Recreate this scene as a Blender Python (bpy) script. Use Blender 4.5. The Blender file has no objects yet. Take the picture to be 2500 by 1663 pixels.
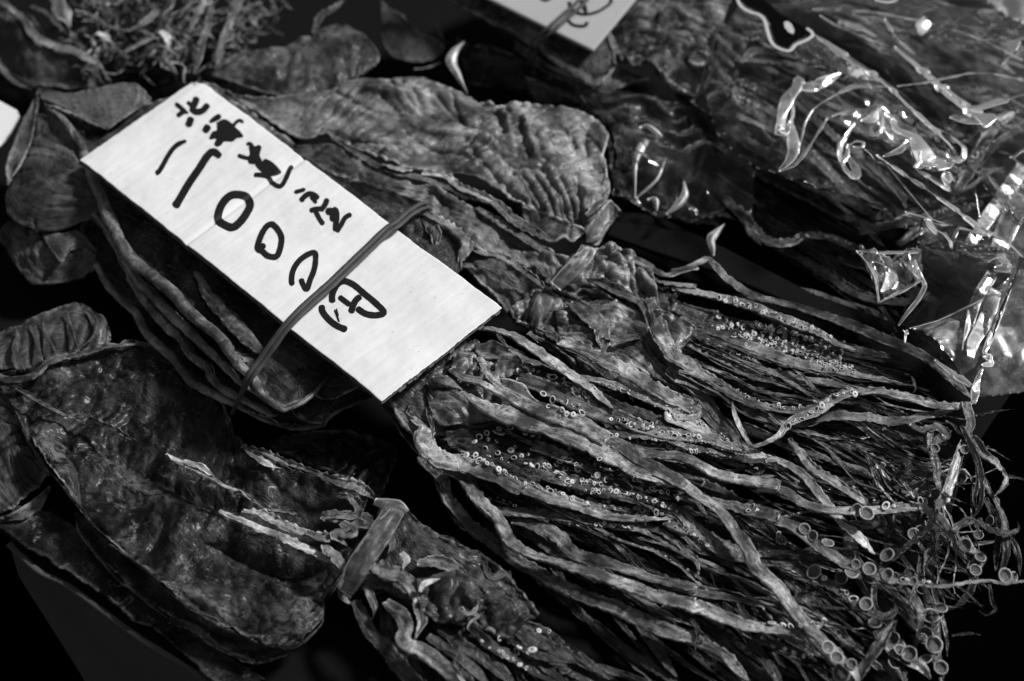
import bpy, math, random
import numpy as np
from mathutils import Vector, Matrix
from mathutils.bvhtree import BVHTree

random.seed(7); RNG = np.random.default_rng(7)
sc = bpy.context.scene
R = math.radians

# ------------------------------------------------------------------ camera
PITCH = R(48); FOC = 85.0; DIST = 1.47
fwd = np.array([0, math.cos(PITCH), -math.sin(PITCH)])
right = np.array([1.0, 0, 0]); upv = np.cross(right, fwd)
CAM = np.array([0, 0, 0.04]) - fwd * DIST
cd = bpy.data.cameras.new("camera"); cam = bpy.data.objects.new("camera", cd)
sc.collection.objects.link(cam); sc.camera = cam
cam.location = CAM
cam.rotation_euler = (math.pi / 2 - PITCH, 0, 0)
cd.lens = FOC; cd.sensor_width = 36; cd.clip_start = 0.05; cd.clip_end = 50
cd.dof.use_dof = True; cd.dof.focus_distance = 1.42; cd.dof.aperture_fstop = 4.8

# ------------------------------------------------------------------ light
SUN_EL, SUN_AZ = R(44), R(66)          # azimuth measured clockwise from +Y (away from the camera)
w = bpy.data.worlds.new("World"); sc.world = w; w.use_nodes = True
nt = w.node_tree; nt.nodes.clear()
sky = nt.nodes.new("ShaderNodeTexSky"); sky.sky_type = 'NISHITA'; sky.sun_disc = False
sky.sun_elevation = SUN_EL; sky.sun_rotation = SUN_AZ
hs = nt.nodes.new("ShaderNodeHueSaturation"); hs.inputs["Saturation"].default_value = 0.0   # the photograph is black and white
bg = nt.nodes.new("ShaderNodeBackground"); bg.inputs[1].default_value = 0.05
wo = nt.nodes.new("ShaderNodeOutputWorld")
nt.links.new(sky.outputs[0], hs.inputs["Color"]); nt.links.new(hs.outputs[0], bg.inputs[0]); nt.links.new(bg.outputs[0], wo.inputs[0])
sl = bpy.data.lights.new("sun", 'SUN'); sl.energy = 5.0; sl.angle = R(8); sl.color = (1, 1, 1)
so = bpy.data.objects.new("sun", sl); sc.collection.objects.link(so)
sdir = Vector((math.sin(SUN_AZ) * math.cos(SUN_EL), math.cos(SUN_AZ) * math.cos(SUN_EL), math.sin(SUN_EL)))
so.rotation_euler = sdir.to_track_quat('Z', 'Y').to_euler()
sc.view_settings.view_transform = 'Standard'; sc.view_settings.look = 'None'
sc.view_settings.gamma = 1; sc.view_settings.exposure = -0.1
sc.cycles.transparent_max_bounces = 24
sc.cycles.max_bounces = 6

# ------------------------------------------------------------------ projection of photograph pixels onto horizontal planes
PX = 36 / FOC / 2500
def ray(u, v):
    d = fwd + right * (u - 1250) * PX - upv * (v - 831.5) * PX
    return d
def P(u, v, h):                         # h in millimetres above the board
    d = ray(u, v); t = (h * 0.001 - CAM[2]) / d[2]
    return CAM + d * t
MPP = DIST * PX                          # metres per photograph pixel at the focus
S9 = 900 / 2352; S6 = 600 / 2352
TILES = dict(t1=(0, 0, S9), t2=(800, 0, S9), t3=(1600, 0, S9), t4=(0, 500, S9), t5=(800, 500, S9), t6=(1600, 500, S9),
             t7=(0, 1063, S9), t8=(800, 1063, S9), t9=(1600, 1063, S9), u1=(880, 800, S6), u2=(1300, 950, S6), u3=(1900, 900, S6),
             s2=(180, 190, 520 / 2330), s3=(500, 400, 520 / 1773), f=(0, 0, 1.0))
def parse(s):
    out = []; cur = TILES['f']
    for tok in s.split():
        if tok in TILES: cur = TILES[tok]; continue
        x, y = tok.split(',')
        out.append((cur[0] + float(x) * cur[2], cur[1] + float(y) * cur[2]))
    return out

# ------------------------------------------------------------------ noise
_perm = np.random.default_rng(3).permutation(256); _perm = np.concatenate([_perm, _perm, _perm])
_g = np.random.default_rng(4).normal(size=(256, 3)); _g /= np.linalg.norm(_g, axis=1)[:, None]
def pn(p):
    p = np.asarray(p, float); i = np.floor(p).astype(int); f = p - i; i = i & 255
    u = f * f * f * (f * (f * 6 - 15) + 10); r = 0
    for dx in (0, 1):
        for dy in (0, 1):
            for dz in (0, 1):
                h = _perm[_perm[_perm[(i[..., 0] + dx) & 255] + ((i[..., 1] + dy) & 255)] + ((i[..., 2] + dz) & 255)] & 255
                d = (_g[h] * (f - np.array([dx, dy, dz]))).sum(-1)
                wt = (u[..., 0] if dx else 1 - u[..., 0]) * (u[..., 1] if dy else 1 - u[..., 1]) * (u[..., 2] if dz else 1 - u[..., 2])
                r = r + wt * d
    return r * 1.6
def fbm(p, o=4):
    a = 1; s = 0; p = np.asarray(p, float)
    for k in range(o): s = s + a * pn(p + 17.3 * k); p = p * 2.03; a *= .5
    return s
def ridge(p, o=3):
    a = 1; s = 0; p = np.asarray(p, float)
    for k in range(o): s = s + a * (1 - 2 * np.abs(pn(p + 9.7 * k))); p = p * 2.1; a *= .5
    return s - .6
def st(*a): return np.stack(np.broadcast_arrays(*a), -1)

def catmull(pts, n, ret_t=False):
    pts = np.asarray(pts, float)
    if len(pts) == 2:
        t = np.linspace(0, 1, n)[:, None]; return pts[0] * (1 - t) + pts[1] * t
    p = np.vstack([2 * pts[0] - pts[1], pts, 2 * pts[-1] - pts[-2]])
    seg = np.linalg.norm(np.diff(pts[:, :3], axis=0), axis=1); cum = np.concatenate([[0], np.cumsum(seg)])
    s = np.linspace(0, cum[-1], n); k = np.clip(np.searchsorted(cum, s, side='right') - 1, 0, len(pts) - 2)
    t = ((s - cum[k]) / np.maximum(seg[k], 1e-9))[:, None]
    a, b, c, d = p[k], p[k + 1], p[k + 2], p[k + 3]
    return .5 * ((2 * b) + (-a + c) * t + (2 * a - 5 * b + 4 * c - d) * t * t + (-a + 3 * b - 3 * c + d) * t ** 3)
def interp(vals, n):
    vals = np.atleast_1d(np.asarray(vals, float))
    if len(vals) == 1: return np.full(n, vals[0])
    return np.interp(np.linspace(0, 1, n), np.linspace(0, 1, len(vals)), vals)
def path3(s, h):
    px = parse(s) if isinstance(s, str) else s
    hh = interp(h, len(px))
    return np.array([P(u, v, z) for (u, v), z in zip(px, hh)])

# ------------------------------------------------------------------ object helpers
def tag(o, label=None, cat=None, group=None, kind=None):
    if label: o["label"] = label
    if cat: o["category"] = cat
    if group: o["group"] = group
    if kind: o["kind"] = kind
    return o
ORG = {}
def thing(name, loc, label, cat, group=None):
    o = bpy.data.objects.new(name, None); sc.collection.objects.link(o)
    o.location = [float(a) for a in loc]; o.empty_display_size = 0.02
    ORG[o.name] = np.array(loc, float)
    return tag(o, label, cat, group)
def mesh_obj(name, V, F, mat, parent=None, uv=None, smooth=True, attr=None, org=None):
    """V world coordinates; F (n,4) or (n,3) array or a list of polygons; uv per vertex."""
    V = np.asarray(V, float)
    o0 = ORG[parent.name] if parent is not None and parent.name in ORG else (org if org is not None else V.mean(0) * [1, 1, 0] + [0, 0, V[:, 2].min()])
    me = bpy.data.meshes.new(name)
    if isinstance(F, np.ndarray):
        n, k = F.shape
        me.vertices.add(len(V)); me.vertices.foreach_set("co", (V - o0).ravel())
        me.loops.add(n * k); me.loops.foreach_set("vertex_index", F.ravel().astype(np.int32))
        me.polygons.add(n); me.polygons.foreach_set("loop_start", np.arange(0, n * k, k, dtype=np.int32))
        me.polygons.foreach_set("loop_total", np.full(n, k, dtype=np.int32))
    else:
        me.from_pydata([tuple(a) for a in (V - o0)], [], F)
    me.update(calc_edges=True)
    if uv is not None:
        l = me.uv_layers.new(name="UVMap"); idx = np.zeros(len(me.loops), dtype=np.int32); me.loops.foreach_get("vertex_index", idx)
        l.data.foreach_set("uv", np.asarray(uv)[idx].ravel())
    if attr is not None:
        a = me.attributes.new("rim", 'FLOAT', 'POINT'); a.data.foreach_set("value", np.asarray(attr, float).ravel())
    if smooth: me.polygons.foreach_set("use_smooth", np.ones(len(me.polygons), dtype=bool))
    me.materials.append(mat); me.validate()
    o = bpy.data.objects.new(name, me); sc.collection.objects.link(o)
    if parent is not None: o.parent = parent
    else: o.location = o0
    return o
def grid_faces(n, m, wrap=False):
    i = np.arange(n - 1)[:, None]; j = np.arange(m if wrap else m - 1)[None]; j2 = (j + 1) % m
    return np.stack(np.broadcast_arrays(i * m + j, (i + 1) * m + j, (i + 1) * m + j2, i * m + j2), -1).reshape(-1, 4)

# ------------------------------------------------------------------ materials
def new_mat(name):
    m = bpy.data.materials.new(name); m.use_nodes = True; t = m.node_tree; t.nodes.clear()
    return m, t, t.nodes.new("ShaderNodeOutputMaterial")
class N:
    def __init__(s, t): s.t = t
    def n(s, typ, **k):
        o = s.t.nodes.new("ShaderNode" + typ)
        for a, b in k.items():
            if a.startswith("i_"): o.inputs[a[2:].replace("_", " ")].default_value = b
            else: setattr(o, a, b)
        return o
    def l(s, a, b): s.t.links.new(a, b)
    def math(s, op, a, b=0.0, clamp=False):
        o = s.t.nodes.new("ShaderNodeMath"); o.operation = op; o.use_clamp = clamp
        for k, v in enumerate((a, b)):
            if isinstance(v, (int, float)): o.inputs[k].default_value = v
            else: s.l(v, o.inputs[k])
        return o.outputs[0]
    def noise(s, vec, scale, detail=4, rough=.6, dist=0.0):
        o = s.n("TexNoise"); o.inputs["Scale"].default_value = scale; o.inputs["Detail"].default_value = detail
        o.inputs["Roughness"].default_value = rough; o.inputs["Distortion"].default_value = dist
        s.l(vec, o.inputs["Vector"]); return o.outputs[0]
    def smap(s, v, a, b, c=0.0, d=1.0):
        o = s.n("MapRange"); o.interpolation_type = 'SMOOTHSTEP'; s.l(v, o.inputs[0])
        for k, x in zip((1, 2, 3, 4), (a, b, c, d)): o.inputs[k].default_value = x
        return o.outputs[0]
def grey(v): return (v, v, v, 1)
def skin(name, lo, hi, rimv=None, freckle=0.0, rough=.42, bump=1.0, fib=1.0, powder=0.0, spec=.5, contrast=1.0):
    """dried squid: base tone lo..hi, mottling, along-grain fibres, chromatophore freckles, pale dry rims, salty bloom"""
    m, t, out = new_mat(name); q = N(t)
    tc = q.n("TexCoord"); obj = tc.outputs["Object"]; uv = q.n("UVMap").outputs[0]
    mp = q.n("Mapping"); mp.inputs["Scale"].default_value = (1, 9, 1); q.l(uv, mp.inputs[0])
    mp2 = q.n("Mapping"); mp2.inputs["Scale"].default_value = (1, 2.6, 1); q.l(uv, mp2.inputs[0])
    big = q.noise(obj, 34, 3, .5, .6)
    mid = q.noise(obj, 120, 4, .55, 1.5)
    fine = q.noise(obj, 1100, 2, .6)
    fibn = q.noise(mp.outputs[0], 110, 4, .6, .6)
    ve = q.noise(mp2.outputs[0], 75, 2, .5, 1.6)
    vein = q.math('POWER', q.math('SUBTRACT', 1.0, q.math('MULTIPLY', q.math('ABSOLUTE', q.math('SUBTRACT', ve, .5)), 7.0), True), 2.0)
    vein = q.math('MULTIPLY', vein, q.smap(big, .42, .6))
    rnd = q.n("ObjectInfo").outputs["Random"]
    s = q.math('MULTIPLY', q.math('SUBTRACT', big, .5), 2.0 * contrast)
    s = q.math('ADD', s, q.math('MULTIPLY', q.math('SUBTRACT', mid, .5), .8 * contrast))
    s = q.math('ADD', s, q.math('MULTIPLY', q.math('SUBTRACT', fibn, .5), 1.2 * fib))
    s = q.math('ADD', s, q.math('MULTIPLY', q.math('SUBTRACT', fine, .5), .35))
    s = q.math('ADD', s, q.math('MULTIPLY', vein, .35))
    s = q.math('ADD', s, q.math('MULTIPLY', q.math('SUBTRACT', rnd, .5), .25))
    s = q.math('ADD', s, .40, True)
    at = q.n("Attribute"); at.attribute_name = "rim"
    s = q.math('POWER', s, 1.5)
    val = q.math('ADD', q.math('MULTIPLY', s, hi - lo), lo)
    rv = rimv if rimv is not None else hi * 1.5
    rimm = q.math('MULTIPLY', at.outputs["Fac"], q.smap(mid, .38, .6))
    mx = q.n("Mix"); mx.data_type = 'FLOAT'; q.l(rimm, mx.inputs[0]); q.l(val, mx.inputs[2]); mx.inputs[3].default_value = rv
    val = mx.outputs[0]
    if powder:
        pw = q.math('MULTIPLY', q.smap(q.noise(obj, 62, 6, .72, 1.2), .53, .66), q.smap(q.noise(obj, 420, 3, .7), .42, .62))
        mx = q.n("Mix"); mx.data_type = 'FLOAT'; q.l(q.math('MULTIPLY', pw, powder), mx.inputs[0]); q.l(val, mx.inputs[2]); mx.inputs[3].default_value = .42
        val = mx.outputs[0]
    if freckle:
        vo = q.n("TexVoronoi"); vo.inputs["Scale"].default_value = 330; q.l(obj, vo.inputs["Vector"])
        dd = q.smap(vo.outputs["Distance"], .13, .24, 1, 0)
        dd = q.math('MULTIPLY', dd, q.smap(big, .4, .55)); dd = q.math('SUBTRACT', 1.0, q.math('MULTIPLY', dd, freckle))
        val = q.math('MULTIPLY', val, dd)
    cc = q.n("CombineColor")
    for k in range(3): q.l(val, cc.inputs[k])
    b = q.n("BsdfPrincipled"); q.l(cc.outputs[0], b.inputs["Base Color"])
    b.inputs["Coat Weight"].default_value = .09; b.inputs["Coat Roughness"].default_value = .22
    q.l(q.math('ADD', q.math('MULTIPLY', mid, .35), rough - .15), b.inputs["Roughness"])
    b.inputs["Specular IOR Level"].default_value = spec * .5
    h = q.math('ADD', q.math('ADD', q.math('MULTIPLY', mid, 1.0), q.math('MULTIPLY', vein, .5)), q.math('ADD', q.math('MULTIPLY', fibn, 1.1 * fib), q.math('MULTIPLY', fine, .12)))
    bp = q.n("Bump"); bp.inputs["Strength"].default_value = min(1, .8 * bump); bp.inputs["Distance"].default_value = .0007 * bump
    q.l(h, bp.inputs["Height"]); q.l(bp.outputs[0], b.inputs["Normal"]); q.l(b.outputs[0], out.inputs[0])
    return m
M_MAN = skin("squid_mantle_skin", .008, .17, .42, powder=.35, spec=.5)
M_MANU = skin("squid_inner_mantle", .003, .075, .34, powder=.3, fib=1.2, spec=.45, contrast=.8)
M_ROLL = skin("rolled_rim_skin", .03, .26, .4, powder=.3, fib=.9, spec=.6, bump=.8)
M_MANL = skin("squid_mantle_light", .016, .29, .5, powder=.2, spec=.5, bump=.9, contrast=.75, fib=.6)
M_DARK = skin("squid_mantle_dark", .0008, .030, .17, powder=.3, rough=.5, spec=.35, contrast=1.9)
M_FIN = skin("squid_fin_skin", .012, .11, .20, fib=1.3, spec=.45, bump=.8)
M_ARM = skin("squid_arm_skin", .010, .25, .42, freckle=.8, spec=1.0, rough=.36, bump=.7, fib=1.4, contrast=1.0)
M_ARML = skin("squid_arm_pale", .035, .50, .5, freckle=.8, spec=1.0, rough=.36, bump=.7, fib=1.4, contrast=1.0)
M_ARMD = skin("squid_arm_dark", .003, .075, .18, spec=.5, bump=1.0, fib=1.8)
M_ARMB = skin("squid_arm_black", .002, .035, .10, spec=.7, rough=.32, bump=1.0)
M_PALE = skin("dried_tendon", .10, .60, .7, fib=1.6, spec=.6)
M_SUCK = skin("sucker_rim", .42, .9, .7, fib=.2, spec=.7, rough=.35, bump=.5)
M_SUCKL = skin("sucker_large", .14, .60, .7, fib=.2, spec=.7, rough=.3, bump=.4)

def plain(name, v, rough=.6, spec=.4, nscale=60, namp=.25, bump=.2, metal=0):
    m, t, out = new_mat(name); q = N(t); obj = q.n("TexCoord").outputs["Object"]
    n1 = q.noise(obj, nscale, 5, .6); n2 = q.noise(obj, nscale * 9, 3, .6)
    s = q.math('ADD', q.math('MULTIPLY', q.math('SUBTRACT', n1, .5), namp * 2), q.math('MULTIPLY', q.math('SUBTRACT', n2, .5), namp))
    val = q.math('MULTIPLY', q.math('ADD', s, 1.0), v)
    cc = q.n("CombineColor")
    for k in range(3): q.l(val, cc.inputs[k])
    b = q.n("BsdfPrincipled"); q.l(cc.outputs[0], b.inputs["Base Color"]); b.inputs["Roughness"].default_value = rough
    b.inputs["Specular IOR Level"].default_value = spec
    bp = q.n("Bump"); bp.inputs["Strength"].default_value = bump; bp.inputs["Distance"].default_value = .001
    q.l(n2, bp.inputs["Height"]); q.l(bp.outputs[0], b.inputs["Normal"]); q.l(b.outputs[0], out.inputs[0])
    return m
M_CARD = plain("card_white_liner", .63, .75, .2, 28, .05, .12)
def card_mat():
    m, t, out = new_mat("card_white_liner"); q = N(t); obj = q.n("TexCoord").outputs["Object"]; uv = q.n("UVMap").outputs[0]
    mp = q.n("Mapping"); mp.inputs["Scale"].default_value = (1, .07, 1); q.l(uv, mp.inputs[0])
    st_ = q.noise(mp.outputs[0], 260, 5, .65, .3); cl = q.noise(obj, 26, 4, .6); fi = q.noise(obj, 700, 3, .7); sp = q.smap(q.noise(obj, 420, 2, .5), .70, .76)
    v = q.math('ADD', q.math('MULTIPLY', q.math('SUBTRACT', st_, .5), .34), q.math('ADD', q.math('MULTIPLY', q.math('SUBTRACT', cl, .5), .22), q.math('MULTIPLY', q.math('SUBTRACT', fi, .5), .10)))
    v = q.math('MULTIPLY', q.math('SUBTRACT', q.math('ADD', v, 1.0), q.math('MULTIPLY', sp, .35)), .66); cc = q.n("CombineColor")
    for k in range(3): q.l(v, cc.inputs[k])
    b = q.n("BsdfPrincipled"); q.l(cc.outputs[0], b.inputs["Base Color"]); b.inputs["Roughness"].default_value = .8; b.inputs["Specular IOR Level"].default_value = .15
    bp = q.n("Bump"); bp.inputs["Strength"].default_value = .35; bp.inputs["Distance"].default_value = .0006; q.l(q.math('ADD', st_, q.math('MULTIPLY', cl, .8)), bp.inputs["Height"]); q.l(bp.outputs[0], b.inputs["Normal"])
    q.l(b.outputs[0], out.inputs[0]); return m
M_LINER = card_mat()
M_CARD_SHADED = plain("card_shaded_liner", .34, .75, .2, 28, .05, .12)  # the second card's shade is put into this greyer colour
M_CARDB = plain("card_brown_liner", .10, .8, .2, 300, .3, .3)
M_FLUTE = plain("card_flute", .13, .8, .2, 300, .3, .3)
M_INK = plain("marker_ink", .008, .6, .15, 200, .4, .1)
M_RUB = plain("rubber", .05, .55, .25, 120, .25, .15)
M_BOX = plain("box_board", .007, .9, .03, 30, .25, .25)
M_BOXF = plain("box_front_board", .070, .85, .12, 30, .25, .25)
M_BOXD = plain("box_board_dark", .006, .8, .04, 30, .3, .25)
M_TABLE = plain("dark_cloth", .0006, 1.0, .0, 30, .3, .2)
M_PRINT = plain("black_print", .002, .8, .02, 60, .2, .05)
M_PRINTW = plain("grey_print", .42, .5, .3, 60, .1, .05)
M_WHITE = plain("white_wrap", .55, .5, .4, 40, .15, .2)
M_BEAK = plain("squid_beak", .02, .25, .6, 200, .3, .1)

def film(name, diff, op, rough=.16, fres=1.38, body=.04):
    """clear plastic: see-through with glossy reflection; a little milky where op > 0"""
    m, t, out = new_mat(name); q = N(t); obj = q.n("TexCoord").outputs["Object"]
    tr = q.n("BsdfTransparent"); tr.inputs[0].default_value = grey(.93)
    gl = q.n("BsdfGlossy"); gl.inputs["Roughness"].default_value = rough; gl.inputs[0].default_value = grey(.95)
    df = q.n("BsdfDiffuse"); df.inputs[0].default_value = grey(diff); tl = q.n("BsdfTranslucent"); tl.inputs[0].default_value = grey(diff)
    a1 = q.n("AddShader"); mxd = q.n("MixShader"); mxd.inputs[0].default_value = .45; q.l(df.outputs[0], mxd.inputs[1]); q.l(tl.outputs[0], mxd.inputs[2])
    bp = q.n("Bump"); bp.inputs["Strength"].default_value = .3; bp.inputs["Distance"].default_value = .001
    q.l(q.noise(obj, 70, 3, .5, .8), bp.inputs["Height"])
    for x in (gl, df): q.l(bp.outputs[0], x.inputs["Normal"])
    fr = q.n("Fresnel"); fr.inputs[0].default_value = fres; q.l(bp.outputs[0], fr.inputs["Normal"])
    m1 = q.n("MixShader")
    ns = q.smap(q.noise(obj, 90, 4, .6, 1.0), .35, .7, op * .35, min(1, op * 1.5)) if op > 0 else None
    at = q.n("Attribute"); at.attribute_name = "edge"
    if ns is None: ns = q.smap(q.noise(obj, 45, 4, .6, 1.5), .45, .75, body * .3, body * 4)
    q.l(q.math('ADD', ns, q.math('MULTIPLY', at.outputs["Fac"], .55), True), m1.inputs[0])
    q.l(tr.outputs[0], m1.inputs[1]); q.l(mxd.outputs[0], m1.inputs[2])
    m2 = q.n("MixShader"); q.l(q.math('MULTIPLY', fr.outputs[0], 1.25, True), m2.inputs[0]); q.l(m1.outputs[0], m2.inputs[1]); q.l(gl.outputs[0], m2.inputs[2])
    q.l(m2.outputs[0], out.inputs[0]); return m
M_FILM = film("clear_film", .6, 0, .09, fres=1.25, body=.012)
M_FOLD = film("film_fold", .8, .2, .15)
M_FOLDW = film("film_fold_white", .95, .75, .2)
M_GLINT = film("film_glint", .5, .30, .4, fres=1.25)  # milky colour that stands in for glints on the film
M_TAPE = film("tape_band", .5, .12, .45, fres=1.25)
M_BAG = film("bag_milky", .7, .24, .3)

# ------------------------------------------------------------------ builders
BV = []      # (vertices, faces, object) of every surface suckers may sit on
def sheet(name, a, b, ha, hb, mat, parent, thick=1.2, crown=4, nz=2.0, nf=28, wr=(), rag=1.5, rim=2.2, rimk=1.5, curl=2.0,
          res=.0013, seed=0, taper=(0, 0), rimpale=1.0, groove=(), cr=(), pale=()):
    """a leathery sheet ruled between edge a and edge b; thick, noise, rim in mm. wr: (amp mm, freq along, freq across, kind)"""
    A = path3(a, ha); B = path3(b, hb)
    LA = np.linalg.norm(np.diff(A, axis=0), axis=1).sum(); LB = np.linalg.norm(np.diff(B, axis=0), axis=1).sum()
    n = int(np.clip(max(LA, LB) / res, 24, 320)); A = catmull(A, n); B = catmull(B, n)
    wid = np.linalg.norm(A - B, axis=1); m = int(np.clip(wid.max() / res, 14, 200))
    t = np.linspace(0, 1, m); t = t - .35 * np.sin(2 * np.pi * t) / (2 * np.pi)     # denser at the edges
    T = t[None, :, None]
    S = A[:, None] * (1 - T) + B[:, None] * T
    u = np.linspace(0, 1, n)[:, None] * max(LA, LB); d = t[None] * wid[:, None]
    de = np.minimum(t, 1 - t)[None] * wid[:, None]; ui = np.linspace(0, 1, n)[:, None] * max(LA, LB)
    du = np.minimum(ui, max(LA, LB) - ui); dist = de
    if taper[0]: dist = np.minimum(dist, ui + 0 * t)
    if taper[1]: dist = np.minimum(dist, max(LA, LB) - ui + 0 * t)
    side = (B - A); sl_ = np.linalg.norm(side, axis=1)[:, None]; side = side / np.maximum(sl_, 1e-6)
    # ragged edges
    ra = fbm(st(ui[:, 0] * 90, seed + 0 * ui[:, 0], 0 * ui[:, 0]), 4) * rag * .001; rb = fbm(st(ui[:, 0] * 90, seed + 5 + 0 * ui[:, 0], 0 * ui[:, 0]), 4) * rag * .001
    fa = np.clip(1 - t / .25, 0, 1)[None, :, None] ** 2; fb = np.clip(1 - (1 - t) / .25, 0, 1)[None, :, None] ** 2
    okw = np.clip(wid / .02, 0, 1)[:, None, None]
    S = S - okw * fa * side[:, None] * ra[:, None, None] + okw * fb * side[:, None] * rb[:, None, None]
    q = st(S[..., 0], S[..., 1], 0 * S[..., 0] + seed * 3.1)
    z = crown * .001 * np.sin(np.pi * t)[None] * np.clip(wid / .05, 0, 1)[:, None]
    z = z + nz * .0016 * fbm(q * nf, 3) * np.clip(dist / .006, .35, 1)
    z = z + nz * .00022 * fbm(q * nf * 9, 3)
    for (amp, fu, fv, kind) in wr:
        c = st(u * fu + .6 * pn(q * 25), d * fv + .6 * pn(q * 25 + 40), seed + 0 * d)
        if kind == 'b':      # puffy folds with sharp creases between them
            c = st(u * fu + 1.1 * fbm(q * 22, 2), d * fv + 1.1 * fbm(q * 22 + 40, 2), seed + 0 * d); f = 1.7 * (np.abs(pn(c)) * 2.5 + .01) ** .6 + .5 * (np.abs(pn(c * 2.1 + 7)) * 2.5 + .01) ** .6 - 1.2
        else: f = ridge(c, 2) if kind == 'r' else fbm(c, 3)
        z = z + amp * .001 * f * np.clip(.75 + 1.5 * pn(q * 16 + 9), .1, 1.5)
    for (t0, wdt, dep) in groove:
        c = t0 + .05 * pn(st(ui * 25, seed + 0 * ui, 0 * ui)); z = z - dep * .001 * np.exp(-((t[None] - c) * wid[:, None] / (wdt * .001)) ** 2)
    z = z + curl * .001 * np.exp(-dist / .004) * (1 + .9 * pn(st(ui * 45, seed + 2 + 0 * ui, 0 * ui) + 0 * q))
    hm = float(np.mean(ha) + np.mean(hb)) / 2
    def dline(pth, wob=.0):
        l = catmull(path3(pth, [hm]), 26)[:, :2]; g = S[..., :2] + wob * np.stack([fbm(q * 130, 2), fbm(q * 130 + 31, 2)], -1)
        bb = (g[..., 0] > l[:, 0].min() - .02) & (g[..., 0] < l[:, 0].max() + .02) & (g[..., 1] > l[:, 1].min() - .02) & (g[..., 1] < l[:, 1].max() + .02)
        r = np.full(g.shape[:2], 1.0); gg = g[bb]; best = np.full(len(gg), 1.0)
        for a_, b_ in zip(l[:-1], l[1:]):
            ab = b_ - a_; tt = np.clip(((gg - a_) @ ab) / max(ab @ ab, 1e-12), 0, 1); best = np.minimum(best, np.linalg.norm(gg - a_ - tt[:, None] * ab, axis=1))
        r[bb] = best; return r
    for (pth, amp, wd_) in cr:
        dd = dline(pth, .0007) / (wd_ * .001); z = z + amp * .001 * (np.exp(-dd) if amp < 0 else np.exp(-dd ** 2)) - (amp * .0003 * np.exp(-(dd / 2.6) ** 2) if amp < 0 else 0)
    S = S + z[..., None] * np.array([0, 0, 1.0])
    th = thick * .001 * (1 + rimk * np.exp(-(dist / (rim * .001)) ** 2)) * (.8 + .3 * pn(q * 60))
    endp = np.clip(dist / (.35 * np.maximum(thick, .5) * .001), 0, 1) ** .5 * .92 + .08
    th = th * endp
    gu = np.gradient(S, axis=0); gv = np.gradient(S, axis=1); nn = np.cross(gu, gv); nn /= np.maximum(np.linalg.norm(nn, axis=-1, keepdims=True), 1e-12)
    nn = np.where(nn[..., 2:] < 0, -nn, nn)
    nn = np.where(np.isfinite(nn), nn, [0, 0, 1.0])
    top = S + nn * th[..., None] * .5; bot = S - nn * th[..., None] * .5
    V = np.concatenate([top.reshape(-1, 3), bot.reshape(-1, 3)]); K = n * m
    F = grid_faces(n, m); Fb = F[:, ::-1] + K
    i = np.arange(n - 1); e = [np.stack([i * m, i * m + K, (i + 1) * m + K, (i + 1) * m], -1), np.stack([(i + 1) * m + m - 1, (i + 1) * m + m - 1 + K, i * m + m - 1 + K, i * m + m - 1], -1)]
    j = np.arange(m - 1); r = (n - 1) * m
    e += [np.stack([j + 1, j + 1 + K, j + K, j], -1), np.stack([r + j, r + j + K, r + j + 1 + K, r + j + 1], -1)]
    F = np.concatenate([F, Fb] + e)
    if gu[n // 2, m // 2].dot(np.cross(gv[n // 2, m // 2], [0, 0, 1.0])) < 0: F = F[:, ::-1]
    uv = np.stack(np.broadcast_arrays(u, d), -1).reshape(-1, 2); uv = np.concatenate([uv, uv + 3])
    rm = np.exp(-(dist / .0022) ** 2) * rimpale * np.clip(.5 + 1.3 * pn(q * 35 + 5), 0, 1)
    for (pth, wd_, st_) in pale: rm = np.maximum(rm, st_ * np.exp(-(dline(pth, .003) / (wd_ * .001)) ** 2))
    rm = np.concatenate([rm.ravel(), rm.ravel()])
    o = mesh_obj(name, V, np.ascontiguousarray(F), mat, parent, uv, attr=rm)
    BV.append((V[:K], F[:(n - 1) * (m - 1)], o)); return o

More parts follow.
